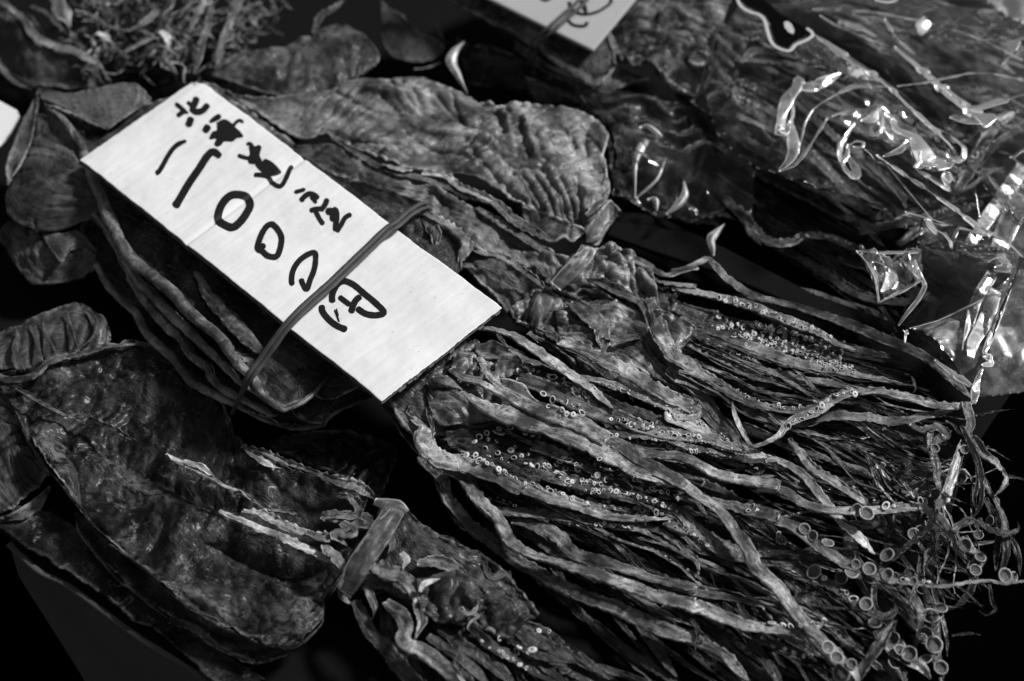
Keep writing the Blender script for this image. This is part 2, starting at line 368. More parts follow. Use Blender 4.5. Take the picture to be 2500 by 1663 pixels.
def arm(parent, path, wpx, h, mat, name='arm', tw=None, twn=.5, cup=.24, fl=.28, seed=None, wob=1.0, rimpale=.8, ns=16, res=.0016, nz=1.0, bvh=True, tip=True, raw=None):
    """a dried arm: flattened, twisted, crinkled ribbon-like tube along a traced path"""
    seed = RNG.uniform(0, 200) if seed is None else seed
    pts = path3(path, h) if raw is None else raw
    L = np.linalg.norm(np.diff(pts, axis=0), axis=1).sum(); n = int(np.clip(L / res, 10, 260))
    C = catmull(pts, n); u = np.linspace(0, 1, n)
    s = u * L
    C = C + np.stack([pn(st(s * 60, seed, 1.0)), pn(st(s * 60, seed, 2.0)), pn(st(s * 50, seed, 3.0)) * .8], -1) * .0009 * wob
    W = interp(wpx, n) * MPP * (1 + .16 * fbm(st(s * 110, seed, 5.0), 3))
    if tip: W = W * np.clip((1 - u) * L / .010, .12, 1) ** .6
    T = np.gradient(C, axis=0); T /= np.linalg.norm(T, axis=1)[:, None]
    S = np.cross(T, [0, 0, 1.0]); S /= np.maximum(np.linalg.norm(S, axis=1), 1e-6)[:, None]; Nn = np.cross(S, T)
    th = twn * (fbm(st(s * 14, seed, 9.0), 2)) * 1.4
    if tw is not None: th = th + interp(tw, n)
    c, sn = np.cos(th)[:, None], np.sin(th)[:, None]; S, Nn = S * c + Nn * sn, Nn * c - S * sn
    a = np.linspace(0, 2 * np.pi, ns, endpoint=False)[None]
    x = np.cos(a); y = np.sin(a); Wc = W[:, None] / 2
    sx = np.sign(x) * np.abs(x) ** .85
    X = sx * Wc; Y = y * np.abs(y) ** .15 * Wc * fl * (1 + .25 * pn(st(s * 70, seed, 4.0)))[:, None]
    lip = (np.abs(x) > .85)
    Y = Y + cup * Wc * (sx ** 2 - .4) * (1 + .8 * pn(st(s * 40, seed, 7.0)))[:, None]
    Y = Y + nz * Wc * (.20 * ridge(st(sx * 1.5 + seed + .3 * s[:, None] * 60, s[:, None] * 22, y * .4), 2))          # lengthways folds
    Y = Y + nz * np.minimum(Wc * .07, .0004) * fbm(st(s[:, None] * 260, sx * 3 + seed, y + 0 * s[:, None]), 3)
    Y = Y + nz * Wc * .10 * np.cos(sx * 6.5 + 3 * pn(st(s * 12, seed, 11.0))[:, None] + seed) * (y > 0)
    edg = np.abs(sx) ** 6 * nz
    bead = nz * np.clip(np.sin((s * (1150 + 300 * pn([seed, 1, 1])) + 2.5 * pn(st(s * 90, seed, 3.0)))), 0, 1)[:, None] * (sx * (1 if seed % 2 < 1 else -1) > .8) * (seed % 3 < 2) * (nz > .65)
    Y = Y + bead * .0011
    Y = Y + edg * .0010 * fbm(st(s[:, None] * 200, np.sign(x) * 4 + seed, 0 * a + 0 * s[:, None]), 3)
    X = X * (1 + nz * .16 * np.abs(sx) ** 4 * fbm(st(s[:, None] * 230, np.sign(x) * 3 + seed, 8 + 0 * a + 0 * s[:, None]), 3))
    V = C[:, None] + S[:, None] * X[..., None] + Nn[:, None] * Y[..., None]
    V = V.reshape(-1, 3); F = grid_faces(n, ns, True)
    V = np.vstack([V, C[0], C[-1]]); k0, k1 = n * ns, n * ns + 1; j = np.arange(ns); jn = (j + 1) % ns
    caps = np.concatenate([np.stack([k0 + 0 * j, j, jn, jn], -1), np.stack([k1 + 0 * j, (n - 1) * ns + jn, (n - 1) * ns + j, (n - 1) * ns + j], -1)])
    Fl = [tuple(f) for f in F[:, ::-1]] + [tuple(f[:3]) for f in caps[:, ::1]]
    uvs = np.stack(np.broadcast_arrays(s[:, None], (a / 6.28) * W.max() * 1.0 + seed * .01), -1).reshape(-1, 2); uvs = np.vstack([uvs, uvs[:2]])
    rm = (np.abs(sx) ** 10 * rimpale * np.clip(.4 + 1.4 * pn(st(s[:, None] * 90, np.sign(x) * 2 + seed, 0 * a)), 0, 1))
    rm = np.maximum(rm, bead * .9 * (rimpale > 0))
    rm = np.concatenate([rm.ravel(), [0, 0]])
    o = mesh_obj(name, V, Fl, mat, parent, uvs, attr=rm)
    if bvh: BV.append((V, F, o))
    return o

def strip(name, parent, path, wpx, h, mat, thick=.12, tilt=0.0, arch=0.0, res=.0015, wave=0.0, m=7, seed=0, normal=None, label=None, facet=False):
    """thin flat band along a path (tape, rubber band, film fold)"""
    pts = path3(path, h); L = np.linalg.norm(np.diff(pts, axis=0), axis=1).sum(); n = int(np.clip(L / res, 6, 200))
    if facet:
        L0 = np.concatenate([[0], np.cumsum(np.linalg.norm(np.diff(pts, axis=0), axis=1))]); sm = catmull(pts, n); xs = np.linspace(0, L0[-1], n)
        C = np.stack([np.interp(xs, L0, pts[:, c]) for c in range(3)], -1) * .65 + sm * .35; u = np.linspace(0, 1, n); W = np.interp(np.linspace(0, 1, n), np.linspace(0, 1, len(np.atleast_1d(wpx))), np.atleast_1d(wpx)) * MPP * 1.15
    else: C = catmull(pts, n); u = np.linspace(0, 1, n); W = interp(wpx, n) * MPP
    T = np.gradient(C, axis=0); T /= np.linalg.norm(T, axis=1)[:, None]
    S = np.cross(T, [0, 0, 1.0]); S /= np.maximum(np.linalg.norm(S, axis=1), 1e-6)[:, None]; Nn = np.cross(S, T)
    th = interp(tilt, n) + (np.sign(pn(st(u * L * 90, seed + .5, 0 * u))) * .18 if facet else 0); c, sn = np.cos(th)[:, None], np.sin(th)[:, None]; S, Nn = S * c + Nn * sn, Nn * c - S * sn
    x = (np.array([-1, -1 + .0, -.8, 0, .8, 1, 1.0]) if facet else np.linspace(-1, 1, m))[None]
    if facet: x = np.array([[-1, -.86, -.5, 0, .5, .86, 1.0]]); m = 7
    Y = arch * .001 * (1 - x ** 2) + wave * .001 * fbm(st(u[:, None] * L * 120, x * 1.5 + seed, 0 * x), 3)
    mid = C[:, None] + S[:, None] * (x * W[:, None] / 2)[..., None] + Nn[:, None] * Y[..., None]
    e = (thick * .0005 * np.sqrt(np.clip(1 - np.abs(x) ** 4, .05, 1)) + 0 * Y)[..., None] * Nn[:, None]
    top = mid + e; bot = (mid - e)[:, ::-1]
    ring = np.concatenate([top, bot], 1); k = 2 * m
    V = ring.reshape(-1, 3); F = [tuple(f) for f in grid_faces(n, k, True)] + [tuple(range(k))[::-1], tuple(range((n - 1) * k, n * k))]
    uv = np.stack(np.broadcast_arrays((u * L)[:, None], np.linspace(0, .02, k)[None]), -1).reshape(-1, 2)
    o = mesh_obj(name, V, F, mat, parent, uv)
    if facet:
        ed = (np.abs(x) > .85).astype(float)[0]; ed = np.tile(np.concatenate([ed, ed[::-1]]), n) * (1 if len(ed) else 0); at = o.data.attributes.new('edge', 'FLOAT', 'POINT'); at.data.foreach_set('value', ed)
    if label: o["label"] = label
    return o

def fan(parent, start, end, n, h0, h1, mats, w=(26, 50), wend=(5, 14), wander=40, name='arm', seed=0, twn=.8):
    """limbs fanning from the line start to the line end (photograph pixels), wandering on the way"""
    r = np.random.default_rng(seed); s = np.array(parse(start)); e = np.array(parse(end))
    for k in range(n):
        a = r.uniform(0, 1); f = a * (len(s) - 1); i = min(int(f), len(s) - 2); p0 = s[i] + (s[i + 1] - s[i]) * (f - i)
        b = np.clip(a + r.normal(0, .12), 0, 1); f = b * (len(e) - 1); i = min(int(f), len(e) - 2); p1 = e[i] + (e[i + 1] - e[i]) * (f - i)
        p1 = p1 + r.normal(0, 30, 2); m = 7; d = p1 - p0; nrm = np.array([-d[1], d[0]]) / max(np.linalg.norm(d), 1)
        ph = r.uniform(0, 50); pts = []
        for j in range(m):
            t = j / (m - 1); off = (float(pn([t * 2.6, ph, 0])) * wander + float(pn([t * 7, ph, 3])) * wander * .35) * min(1, t * 3)
            pts.append(tuple(p0 + d * t + nrm * off))
        hs_ = [r.uniform(*h0), (np.mean(h0) + np.mean(h1)) / 2 + r.uniform(-4, 4), r.uniform(*h1)]
        arm(parent, pts, [r.uniform(*w), r.uniform(*w) * .8, r.uniform(*wend)], hs_, mats[int(r.integers(len(mats)))], name=name, twn=twn, res=.0022, ns=12)

# sucker meshes: a little cup with a raised rim on a short stalk
def cup_mesh(name, mat, seg=10, deep=.45, rimr=.16, wobble=.08, seed=0, prof=None):
    r = random.Random(seed); prof = prof or [(.30, -.55), (.62, -.30), (.95, .0), (1.0, .16), (.88, .30), (.64, .26), (.46, .0), (.34, -deep), (0, -deep * 1.1)]
    V = []; F = []; sq = 1 + r.uniform(-.15, .15)
    for (rr, z) in prof[:-1]:
        for k in range(seg):
            a = 2 * math.pi * k / seg; q = 1 + wobble * math.sin(2 * a + seed) + r.uniform(-.04, .04)
            V.append((rr * math.cos(a) * q * sq, rr * math.sin(a) * q / sq, z + r.uniform(-.03, .03)))
    V.append((0, 0, prof[-1][1])); c = len(V) - 1; m = len(prof) - 1
    for i in range(m - 1):
        for k in range(seg): F.append((i * seg + k, i * seg + (k + 1) % seg, (i + 1) * seg + (k + 1) % seg, (i + 1) * seg + k))
    for k in range(seg): F.append(((m - 1) * seg + k, (m - 1) * seg + (k + 1) % seg, c))
    me = bpy.data.meshes.new(name); me.from_pydata(V, [], F); me.polygons.foreach_set("use_smooth", [True] * len(F)); me.materials.append(mat); me.materials.append(M_ARM)
    for i_, p_ in enumerate(me.polygons): p_.material_index = 1 if (i_ // seg >= 5 or i_ // seg < 1) else 0
    me.update(); return me
# ================================================================== the setting
def poly_slab(name, pxs, h, th, mat, parent=None, kind=None, hl=None):
    pts = np.array([P(u, v, (h if hl is None else hl[i])) for i, (u, v) in enumerate(parse(pxs))]); k = len(pts)
    V = np.vstack([pts, pts - [0, 0, th * .001]])
    F = [tuple(range(k)), tuple(range(2 * k - 1, k - 1, -1))] + [((i + 1) % k, i, i + k, (i + 1) % k + k) for i in range(k)]
    o = mesh_obj(name, V, F, mat, parent, smooth=False)
    b = o.modifiers.new("edge", 'BEVEL'); b.width = .0012; b.segments = 2
    if kind: o["kind"] = kind
    return o
g = mesh_obj("ground", np.array([(-6, -6, -.42), (6, -6, -.42), (6, 8, -.42), (-6, 8, -.42)], float), [(0, 1, 2, 3)], M_TABLE, smooth=False); g["kind"] = "structure"

# the cardboard box the squid lie on
bx = thing("cardboard_box", P(1200, 900, -60), "dark cardboard box with an opened front flap that the squid bundles lie on", "box")
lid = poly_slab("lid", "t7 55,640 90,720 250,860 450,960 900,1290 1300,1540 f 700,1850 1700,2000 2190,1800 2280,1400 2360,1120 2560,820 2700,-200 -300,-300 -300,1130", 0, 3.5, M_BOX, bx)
# front wall, sloping out from the lid's edge
fa = [P(u, v, -1) for u, v in parse("t7 62,700 250,874 450,976 900,1304 1300,1554 f 690,1860")]
fb = [P(u, v, h) for (u, v), h in zip(parse("t7 120,900 330,1230 500,1500 680,1800 f 430,1950 560,2200"), (-30, -60, -90, -120, -140, -160))]
fa = catmull(np.array(fa), 40); fb = catmull(np.array(fb), 40)
strip('rounded_rim', bx, 't7 62,692 250,866 450,968 900,1296 1300,1546 f 690,1850', [20], [-1.5], M_BOXF, thick=3, m=7)
V = np.array([fa[i] * (1 - t) + fb[i] * t for i in range(40) for t in np.linspace(0, 1, 16)]); V2 = V + [.0, .003, -.001]
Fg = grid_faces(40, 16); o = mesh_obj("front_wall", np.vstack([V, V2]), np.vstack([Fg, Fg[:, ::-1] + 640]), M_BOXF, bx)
# raised cardboard divider that runs between the bundles, behind the middle one
dv = thing("cardboard_divider", P(1700, 640, 5), "smooth dark cardboard flap running diagonally behind the middle squid bundle", "divider")
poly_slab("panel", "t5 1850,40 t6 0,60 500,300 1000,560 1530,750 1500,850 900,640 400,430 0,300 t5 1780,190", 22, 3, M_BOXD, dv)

# ================================================================== squid: middle bundle (under the price card)
G1 = "dried squid stacked under the front price card"
s1 = thing("dried_squid", P(700, 600, 40), "topmost dried squid directly under the front white price card, pale freckled arms fanning right", "dried squid", G1)
s2 = thing("dried_squid", P(650, 700, 30), "second dried squid down in the stack under the front card, rolled edge showing", "dried squid", G1)
s3 = thing("dried_squid", P(600, 760, 20), "third dried squid down under the front card, wavy edge left of the rubber band", "dried squid", G1)
s4 = thing("dried_squid", P(550, 800, 8), "lowest dried squid under the front card, frilled edge outermost above the black gap", "dried squid", G1)

MB1 = "t1 250,640 400,760 500,900 560,1060 t4 630,-80 680,40 720,130 780,270 900,400 1100,560 1200,680 1400,850 1530,1030 1610,1100 1690,1230 1800,1305 1812,1308 1860,1290 1960,1240 2100,1090"
MA1 = "t1 300,640 620,770 1290,640 t2 0,1110 200,1170 350,1210 560,1290 t5 700,90 790,160 860,250 850,330 860,420"
sheet("mantle", MA1, MB1, [54, 56, 60, 60, 57], [48, 51, 53, 53, 51], M_MANU, s1, thick=1.6, crown=1.5, nz=1.6, wr=((.7, 20, 120, 'b'),), curl=2.2, rimk=1.2, seed=1, groove=((.35, 6, 3),), cr=[("t4 1270,480 1330,600 1450,720 1530,860 1620,960", -3, 2.5), ("t4 1500,920 1600,900", -1, .8), ("t4 1200,560 1240,520", -1, .8), ("t4 1440,830 1500,790", -1, .8)], pale=[("t4 1720,1250 1800,1290 1900,1260", 3, .3), ("t4 1540,960 1600,1020", 4, .7)])
arm(s1, MB1, [8, 22, 32, 34, 32, 28, 20, 7], [51, 55, 58, 58, 55], M_ROLL, name='rolled_edge', fl=.75, cup=0, twn=.1, seed=11, nz=.6)
arm(s1, "t4 1240,430 1290,500 1330,580 1420,680 1520,790 1620,900 1700,960", [10, 26, 36, 44, 40, 26], [59, 60, 58, 56], M_MAN, name='inner_fold', fl=.5, cup=0, seed=12)
arm(s1, "t5 600,60 680,90 760,140 820,180 870,240 850,320 840,400", [16, 26, 34, 30, 20], [62, 63, 62, 58], M_MANL, name='crumpled_edge', fl=.6, seed=13, nz=2, wob=2.5)
arm(s1, "t5 610,90 660,130 690,190 690,250 700,300", [14, 30, 30, 20], [61, 62, 58], M_MANL, name='crumpled_edge', fl=.6, seed=14, nz=2.5, wob=3)
# fins at the tail
sheet("fin", "t1 250,590 200,680 110,860 40,1060 50,1200", "t1 250,620 240,700 220,850 150,1050 70,1160", [50, 52, 50], [54, 52, 49], M_FIN, s1, thick=1, crown=2, nz=1, curl=2, seed=21)
sheet("fin", "t1 150,1050 60,1180 35,1300 70,1390 220,1460 420,1440 600,1385 690,1400", "t1 240,860 340,900 450,950 500,1010 560,1080 620,1160 650,1270 690,1380", [45, 42, 40, 44], [52, 54, 54, 50], M_FIN, s1, thick=1, crown=7, nz=1.1, wr=((.4, 60, 160, 'f'),), curl=-2, seed=22, rimpale=.5, cr=[("t1 250,880 350,930 480,1000", -3.0, 1.3), ("t1 200,960 330,1000 480,1060", -3.0, 1.3), ("t1 170,1030 300,1060 430,1070 580,1110", -3.0, 1.3), ("t1 130,1120 260,1130 420,1120 600,1160", -3.0, 1.3), ("t1 120,1200 250,1180 400,1170 600,1210", -3.0, 1.3), ("t1 150,1260 300,1230 450,1220 620,1250", -3.0, 1.3), ("t1 170,1310 350,1280 500,1280 630,1290", -3.0, 1.3), ("t1 210,1370 220,1430", -3.0, 1.3), ("t1 300,1340 450,1330 600,1320", -3.0, 1.3)])
sheet("fin", "t1 240,600 220,700 180,900 150,1050", "t1 260,640 400,790 480,900 560,1060", [50, 48, 46], [53, 54, 53], M_FIN, s1, thick=1, crown=-3, nz=1.6, wr=((.8, 50, 300, 'b'),), curl=0, seed=23, rimpale=.2)
sheet("fin", "t1 240,575 330,590 450,605 600,580 740,545 850,545 920,590 960,640", "t1 270,650 400,700 550,770 690,830 760,790 850,730 920,680 970,650", [55, 58, 60, 58], [55, 57, 58, 57], M_FIN, s1, thick=1, crown=3, nz=1.2, wr=((1.2, 330, 30, 'b'),), curl=1.5, seed=24)
arm(s1, "t1 290,680 380,740 450,820 490,900 530,970", [6, 14, 18, 12], [56, 57, 57, 55], M_MANL, name='tail_ridge', fl=.7, seed=15)
arm(s1, "t1 290,670 420,710 560,770 690,830", [5, 12, 12, 6], [57, 59, 59], M_MANL, name='tail_ridge', fl=.7, seed=16)

for sq, pb, pa, hb, ha, wd, sd in (
    (s2, "t4 600,60 740,230 850,430 1080,690 1200,800 1400,1000 1550,1150 1640,1210 1720,1270", "f 330,400 480,480 640,620 800,780 900,900", [44, 48, 50, 47], [48, 50, 50], [8, 16, 20, 20, 14, 6], 31),
    (s3, "t4 480,80 600,90 740,260 850,470 900,560 1000,700 1150,850 1230,970 1330,1040 1350,1110 1500,1220 1740,1340 1780,1310", "f 300,420 420,520 600,680 760,860 850,960", [34, 40, 42, 38], [40, 42, 42], [6, 15, 22, 22, 20, 16, 8], 32),
    (s4, "t4 520,150 590,340 700,530 850,680 950,840 1100,980 1200,1110 1250,1150 1400,1230 1500,1270 1700,1370 1860,1420 2050,1410 2100,1350 2300,1250", "f 250,480 380,600 560,780 700,920 950,960", [26, 30, 31, 26], [30, 30, 28], [6, 14, 17, 16, 12, 6], 33)):
    sheet("mantle", pa, pb, [x - 6 for x in ha], [x - 6 for x in hb], M_MANU, sq, thick=1.2, crown=0, nz=1.4, wr=((.5, 40, 200, 'b'),), curl=1.6, seed=sd, rag=2.5)
    arm(sq, pb, [x * 1.35 for x in wd], [x + .6 for x in hb], M_ROLL, name='rolled_edge', fl=.8, cup=0, twn=.15, seed=sd + 10, nz=.8)
# lower fins and frills of the stack, left side
sheet("fin", "t4 -20,200 60,330 140,440 230,530 480,490 620,430", "t4 60,120 180,170 280,200 400,240 520,280 620,330", [18, 20, 22], [30, 32, 32], M_FIN, s4, thick=1, crown=5, nz=2.5, wr=((.8, 60, 120, 'b'),), curl=1, seed=41, rimpale=.5)
sheet("fin", "t4 300,260 390,380 450,310 540,290 620,320", "t4 270,190 400,190 480,170 560,230 620,300", [34, 34, 30], [34, 36, 32], M_FIN, s3, thick=1, crown=3, nz=1.5, curl=1, seed=42)
# right end of the stack below the card: layered corners
sheet("mantle_flap", "t4 1700,1180 1830,1290 1950,1400 2040,1410 2090,1340 2080,1280", "t4 1900,1150 2050,1150 2150,1180 2250,1180", [44, 44, 42], [46, 46, 44], M_MANU, s2, thick=1, crown=2, nz=2, wr=((.7, 80, 80, 'b'),), curl=1.5, seed=43)
sheet("mantle_flap", "t4 1990,1220 2100,1260 2200,1220 2290,1170", "t4 2000,1130 2100,1080 2200,1100 2320,1160", [50, 50, 48], [52, 52, 50], M_MANU, s3, thick=1, crown=2, nz=1.2, curl=1, seed=44)
arm(s4, "t4 1560,1290 1640,1320 1740,1345 1800,1390 1900,1400", [14, 24, 20, 10], [38, 38, 36], M_MAN, name='rolled_edge', seed=46)

# --- heads and arms of the middle stack
sheet("head", "u1 950,60 1100,160 1290,200 1500,320 1700,420", "u1 230,600 330,850 500,1050 760,1060 1200,1000 1500,900", [52, 52, 46], [44, 42, 40, 40], M_ARM, s1, thick=2, crown=5, nz=3, wr=((1.5, 120, 60, 'b'),), seed=51, rimpale=.3)
sheet("web", "u1 660,520 720,560 900,620 1050,720 1150,830 1250,900", "u1 650,700 680,850 740,950 850,980 1000,960 1180,930", [56, 55, 50], [50, 48, 45], M_ARM, s1, thick=1, crown=6, nz=1.6, wr=((.8, 60, 140, 'b'),), seed=52, rimpale=.3)
sheet("head_lump", "u1 880,300 1000,260 1120,310 1180,400", "u1 860,420 950,470 1080,500 1180,520", [56, 57, 54], [54, 52, 50], M_ARM, s1, thick=2, crown=7, nz=2.2, wr=((.8, 120, 60, 'b'),), seed=53, rimpale=.3)
sheet("head_lump", "u1 1270,380 1320,300 1420,280 1520,310 1560,390", "u1 1290,460 1350,510 1420,500 1460,470 1540,400", [56, 58, 56], [50, 51, 52], M_ARM, s1, thick=2, crown=8, nz=3.2, wr=((1.5, 160, 120, 'b'),), seed=54)
sheet("web", "u1 1340,500 1420,510 1560,570 1650,680 1750,760 1830,800", "u1 1350,600 1420,690 1520,740 1620,790 1720,820 1820,810", [56, 56, 52], [53, 53, 50], M_ARM, s1, thick=1, crown=3, nz=1, seed=55)
sheet("web", "u1 1090,180 1180,160 1270,140 1400,200 1550,250", "u1 1100,260 1200,330 1300,330 1420,300 1600,310", [58, 59, 57], [55, 54, 54], M_ARM, s1, thick=1, crown=4, nz=1.4, seed=56)
sheet("web", "u1 820,1000 950,960 1100,960 1300,900 1500,960 1800,1050 2150,1200", "u1 780,1130 950,1250 1200,1380 1500,1500 1800,1500 2200,1500", [45, 46, 44], [42, 42, 40], M_ARMD, s1, thick=2, crown=3, nz=2.4, wr=((2.2, 14, 330, 'b'),), seed=57, rimpale=.2)

A = arm
# pale arms on top
A(s1, "u1 950,620 1050,680 1150,740 1300,830 1500,880 1700,930 1950,1020 2200,1130 u2 706,642 850,690 980,790 1150,850 1350,900 1500,980 1640,1080", [10, 40, 58, 66, 62, 56, 48, 40, 30, 26, 22], [55, 56, 56, 55, 52, 48], M_ARML, seed=61, tw=[.3, .1, 0, .2], twn=.12, nz=.7, fl=.42)
A(s1, "u1 860,400 1000,480 1150,530 1300,600 1480,690 1650,770 1900,870 2150,960 2352,1080 u2 500,370 700,480 850,560 1050,690 1250,810 1450,920 1600,1040 1750,1130 1850,1250 1950,1380 2080,1568 t9 650,850 780,980 870,1100 950,1200 1100,1350 1250,1500 1300,1600", [18, 30, 38, 44, 46, 42, 40, 36, 34, 30, 28, 30, 34, 34, 30, 26, 20], [57, 58, 58, 56, 54, 53, 50, 46, 40, 34], M_ARML, seed=62, twn=.25, nz=.9, fl=.4)
A(s1, "u1 690,480 800,520 900,560 980,600", [16, 34, 30, 8], [58, 59, 58], M_ARM, seed=63, fl=.5)
A(s1, "u1 1150,340 1190,420 1260,500 1350,580 1420,700", [10, 14, 14, 6], [60, 60, 56], M_ARML, seed=64, fl=.4)
A(s1, "t5 900,780 1120,815 1250,880 1400,980 1550,1085 1680,1180 1760,1250 1840,1320", [22, 32, 38, 38, 34, 28, 14], [60, 60, 60, 58, 56], M_ARML, seed=65, twn=.2, tw=[.5, .2])
A(s1, "u1 1420,210 1520,260 1640,330 1800,370 1950,430 2050,520", [10, 16, 20, 14, 6], [61, 61, 60, 59], M_ARM, seed=66)
A(s1, "u1 1310,60 1350,130 1400,180 1460,190", [6, 12, 12, 4], [64, 63, 62], M_ARM, seed=67)
A(s2, "u1 1460,410 1700,440 1900,510 2100,600 2270,710 2352,790 u2 760,230 900,300 1100,370 1250,400", [36, 40, 40, 38, 30, 18], [53, 54, 54, 52, 50], M_ARM, seed=68, twn=.15, fl=.4)
A(s2, "u1 1500,500 1700,560 1900,650 2100,760 2300,850 u2 850,300 1050,380 1250,430 1450,460 1650,480 1850,540 2050,610", [36, 44, 46, 40, 34, 26, 14], [53, 54, 53, 50, 48, 46], M_ARM, seed=69, twn=.15, fl=.4)
A(s2, "u2 640,400 850,430 1100,450 1300,480 1500,560 1700,600 1850,640", [20, 26, 28, 26, 20, 12], [50, 50, 48, 45], M_ARM, seed=70, twn=.2)
A(s2, "u2 700,460 900,500 1080,540 1300,560 1450,590 1600,610", [16, 22, 22, 18, 10], [46, 46, 44], M_ARMD, seed=71)
A(s1, "u2 900,570 1080,620 1300,640 1420,660 1600,730 1800,830 2050,880 2352,930 t9 650,330 820,360 950,440 1100,480 1250,485 1500,475 1700,460 1760,520 1800,560", [24, 28, 30, 28, 32, 34, 32, 28, 24, 24, 24, 22, 18], [52, 53, 53, 50, 47, 45, 44, 42], M_ARML, seed=72, twn=.15, fl=.42)
A(s1, "u1 270,640 340,750 480,820 560,870 640,960 600,1060 680,1200 800,1280 950,1300 1150,1360 1350,1450 1550,1568 t8 1230,345 1450,415 1650,475 1800,525 2000,535 2210,530", [26, 40, 44, 46, 46, 46, 44, 38, 36, 38, 38, 36, 30, 24, 14], [42, 44, 47, 48, 48, 48, 47, 45, 43], M_ARML, seed=73, tw=[.1, -.1, .3, .5], twn=.25, nz=.9)
A(s1, "u1 640,600 660,720 670,850 700,950 690,1050", [10, 16, 20, 14, 6], [50, 50, 47], M_ARML, seed=74)
A(s2, "u1 200,720 340,880 430,1010 530,1130 620,1240 t8 600,150 680,230 740,300 770,420 880,540 1050,690 1200,800 1400,920 1640,1040 1850,1110 2050,1210 2352,1300 t9 250,1310 420,1400 600,1568", [16, 26, 26, 26, 28, 30, 32, 34, 36, 36, 36, 34, 30, 24], [38, 38, 36, 34, 33, 32, 30, 28, 26], M_ARM, seed=75, twn=.2, fl=.4)
A(s2, "t8 760,220 870,270 960,420 1080,530 1160,680 1280,760 1450,810 1700,890 1900,960 2100,1030 2352,1090 t9 250,1090 450,1170 600,1220 800,1250 950,1260 1040,1225 1085,1190", [30, 40, 42, 42, 38, 24, 26, 32, 32, 34, 36, 34, 30, 26, 20, 14], [40, 42, 42, 41, 40, 38, 36, 36, 37], M_ARML, seed=76, twn=.3, tw=[0, .4, -.3, 0], fl=.42)
A(s2, "t8 1180,545 1350,585 1480,660 1570,750 1750,810 2000,890 2200,950 2352,980 t9 200,980 400,1030 600,1060 760,1085", [24, 34, 34, 32, 26, 24, 22, 18, 10], [36, 38, 38, 36, 34, 32], M_ARM, seed=77, twn=.3)
A(s2, "t8 1000,470 1150,490 1300,500 1500,525 1750,560 1950,590 2100,600 2230,690 2352,800 t9 80,640 200,730 270,820 275,900", [20, 26, 30, 28, 24, 18, 16, 14, 10], [38, 40, 40, 38, 38, 36], M_ARM, seed=78, twn=.15)
A(s2, "t8 1150,170 1400,260 1700,340 2000,420 2230,490 2300,600 t9 60,550 200,640 300,740 430,760", [26, 34, 36, 30, 28, 26, 18], [44, 45, 44, 42, 40, 36], M_ARM, seed=79, twn=.2)
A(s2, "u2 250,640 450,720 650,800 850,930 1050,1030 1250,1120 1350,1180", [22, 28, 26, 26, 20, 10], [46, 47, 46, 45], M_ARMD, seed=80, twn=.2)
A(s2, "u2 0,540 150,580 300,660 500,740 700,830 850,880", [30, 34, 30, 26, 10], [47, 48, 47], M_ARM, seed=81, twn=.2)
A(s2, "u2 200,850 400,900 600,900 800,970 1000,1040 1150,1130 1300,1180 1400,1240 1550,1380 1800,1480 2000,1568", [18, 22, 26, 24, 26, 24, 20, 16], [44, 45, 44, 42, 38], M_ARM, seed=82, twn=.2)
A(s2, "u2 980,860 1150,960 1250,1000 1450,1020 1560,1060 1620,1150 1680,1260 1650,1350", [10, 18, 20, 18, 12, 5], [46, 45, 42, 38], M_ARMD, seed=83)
A(s3, "u2 1250,1110 1350,1080 1450,1120 1560,1220 1640,1340 1800,1400", [10, 22, 24, 16, 8], [40, 40, 36], M_ARMD, seed=84)
A(s3, "t8 700,280 760,420 860,560 1000,660 1100,760", [20, 26, 24, 16], [30, 30, 28], M_ARM, seed=85)
A(s1, "u2 820,770 870,850 930,910 960,950 930,980", [6, 10, 12, 9, 3], [50, 50, 47], M_ARM, seed=86)
A(s1, "t8 1990,510 2020,540 2030,580", [6, 9, 5], [48, 49, 47], M_ARML, seed=87)
# right of the fan
A(s1, "u2 1380,1060 1500,1030 1700,1080 1850,1110 2050,1160 2352,1240 t9 560,480 750,540 900,600 1050,720 1200,820 1350,880 1500,930 1700,945 1850,968 2000,940 2120,925 2230,950 2352,932 2500,930", [12, 24, 32, 34, 32, 30, 28, 26, 22, 17, 12, 9, 7, 6], [50, 50, 48, 46, 44, 42, 40, 38], M_ARM, seed=88, twn=.2)
A(s2, "t9 -100,420 0,460 150,500 250,600 370,700 480,760 650,800 850,830 1000,930", [30, 34, 34, 36, 36, 34, 24], [42, 42, 40, 36, 32], M_ARM, seed=89)
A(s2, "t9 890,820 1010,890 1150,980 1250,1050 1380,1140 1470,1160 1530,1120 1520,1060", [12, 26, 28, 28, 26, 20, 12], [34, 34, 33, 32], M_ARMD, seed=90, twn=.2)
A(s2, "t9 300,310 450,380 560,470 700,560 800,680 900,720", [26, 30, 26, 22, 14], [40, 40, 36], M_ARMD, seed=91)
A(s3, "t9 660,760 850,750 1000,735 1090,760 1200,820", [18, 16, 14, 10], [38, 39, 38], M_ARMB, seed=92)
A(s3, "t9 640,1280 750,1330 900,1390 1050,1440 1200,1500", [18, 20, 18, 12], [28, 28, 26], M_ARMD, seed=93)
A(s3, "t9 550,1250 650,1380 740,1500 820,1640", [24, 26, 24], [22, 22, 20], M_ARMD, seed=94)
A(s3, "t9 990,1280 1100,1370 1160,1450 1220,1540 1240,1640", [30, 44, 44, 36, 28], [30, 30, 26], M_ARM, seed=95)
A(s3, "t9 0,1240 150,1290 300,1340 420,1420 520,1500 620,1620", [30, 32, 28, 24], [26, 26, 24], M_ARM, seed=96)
A(s3, "t9 40,1090 200,1150 270,1240 250,1380", [12, 16, 14, 6], [32, 34, 30], M_ARMD, seed=97)
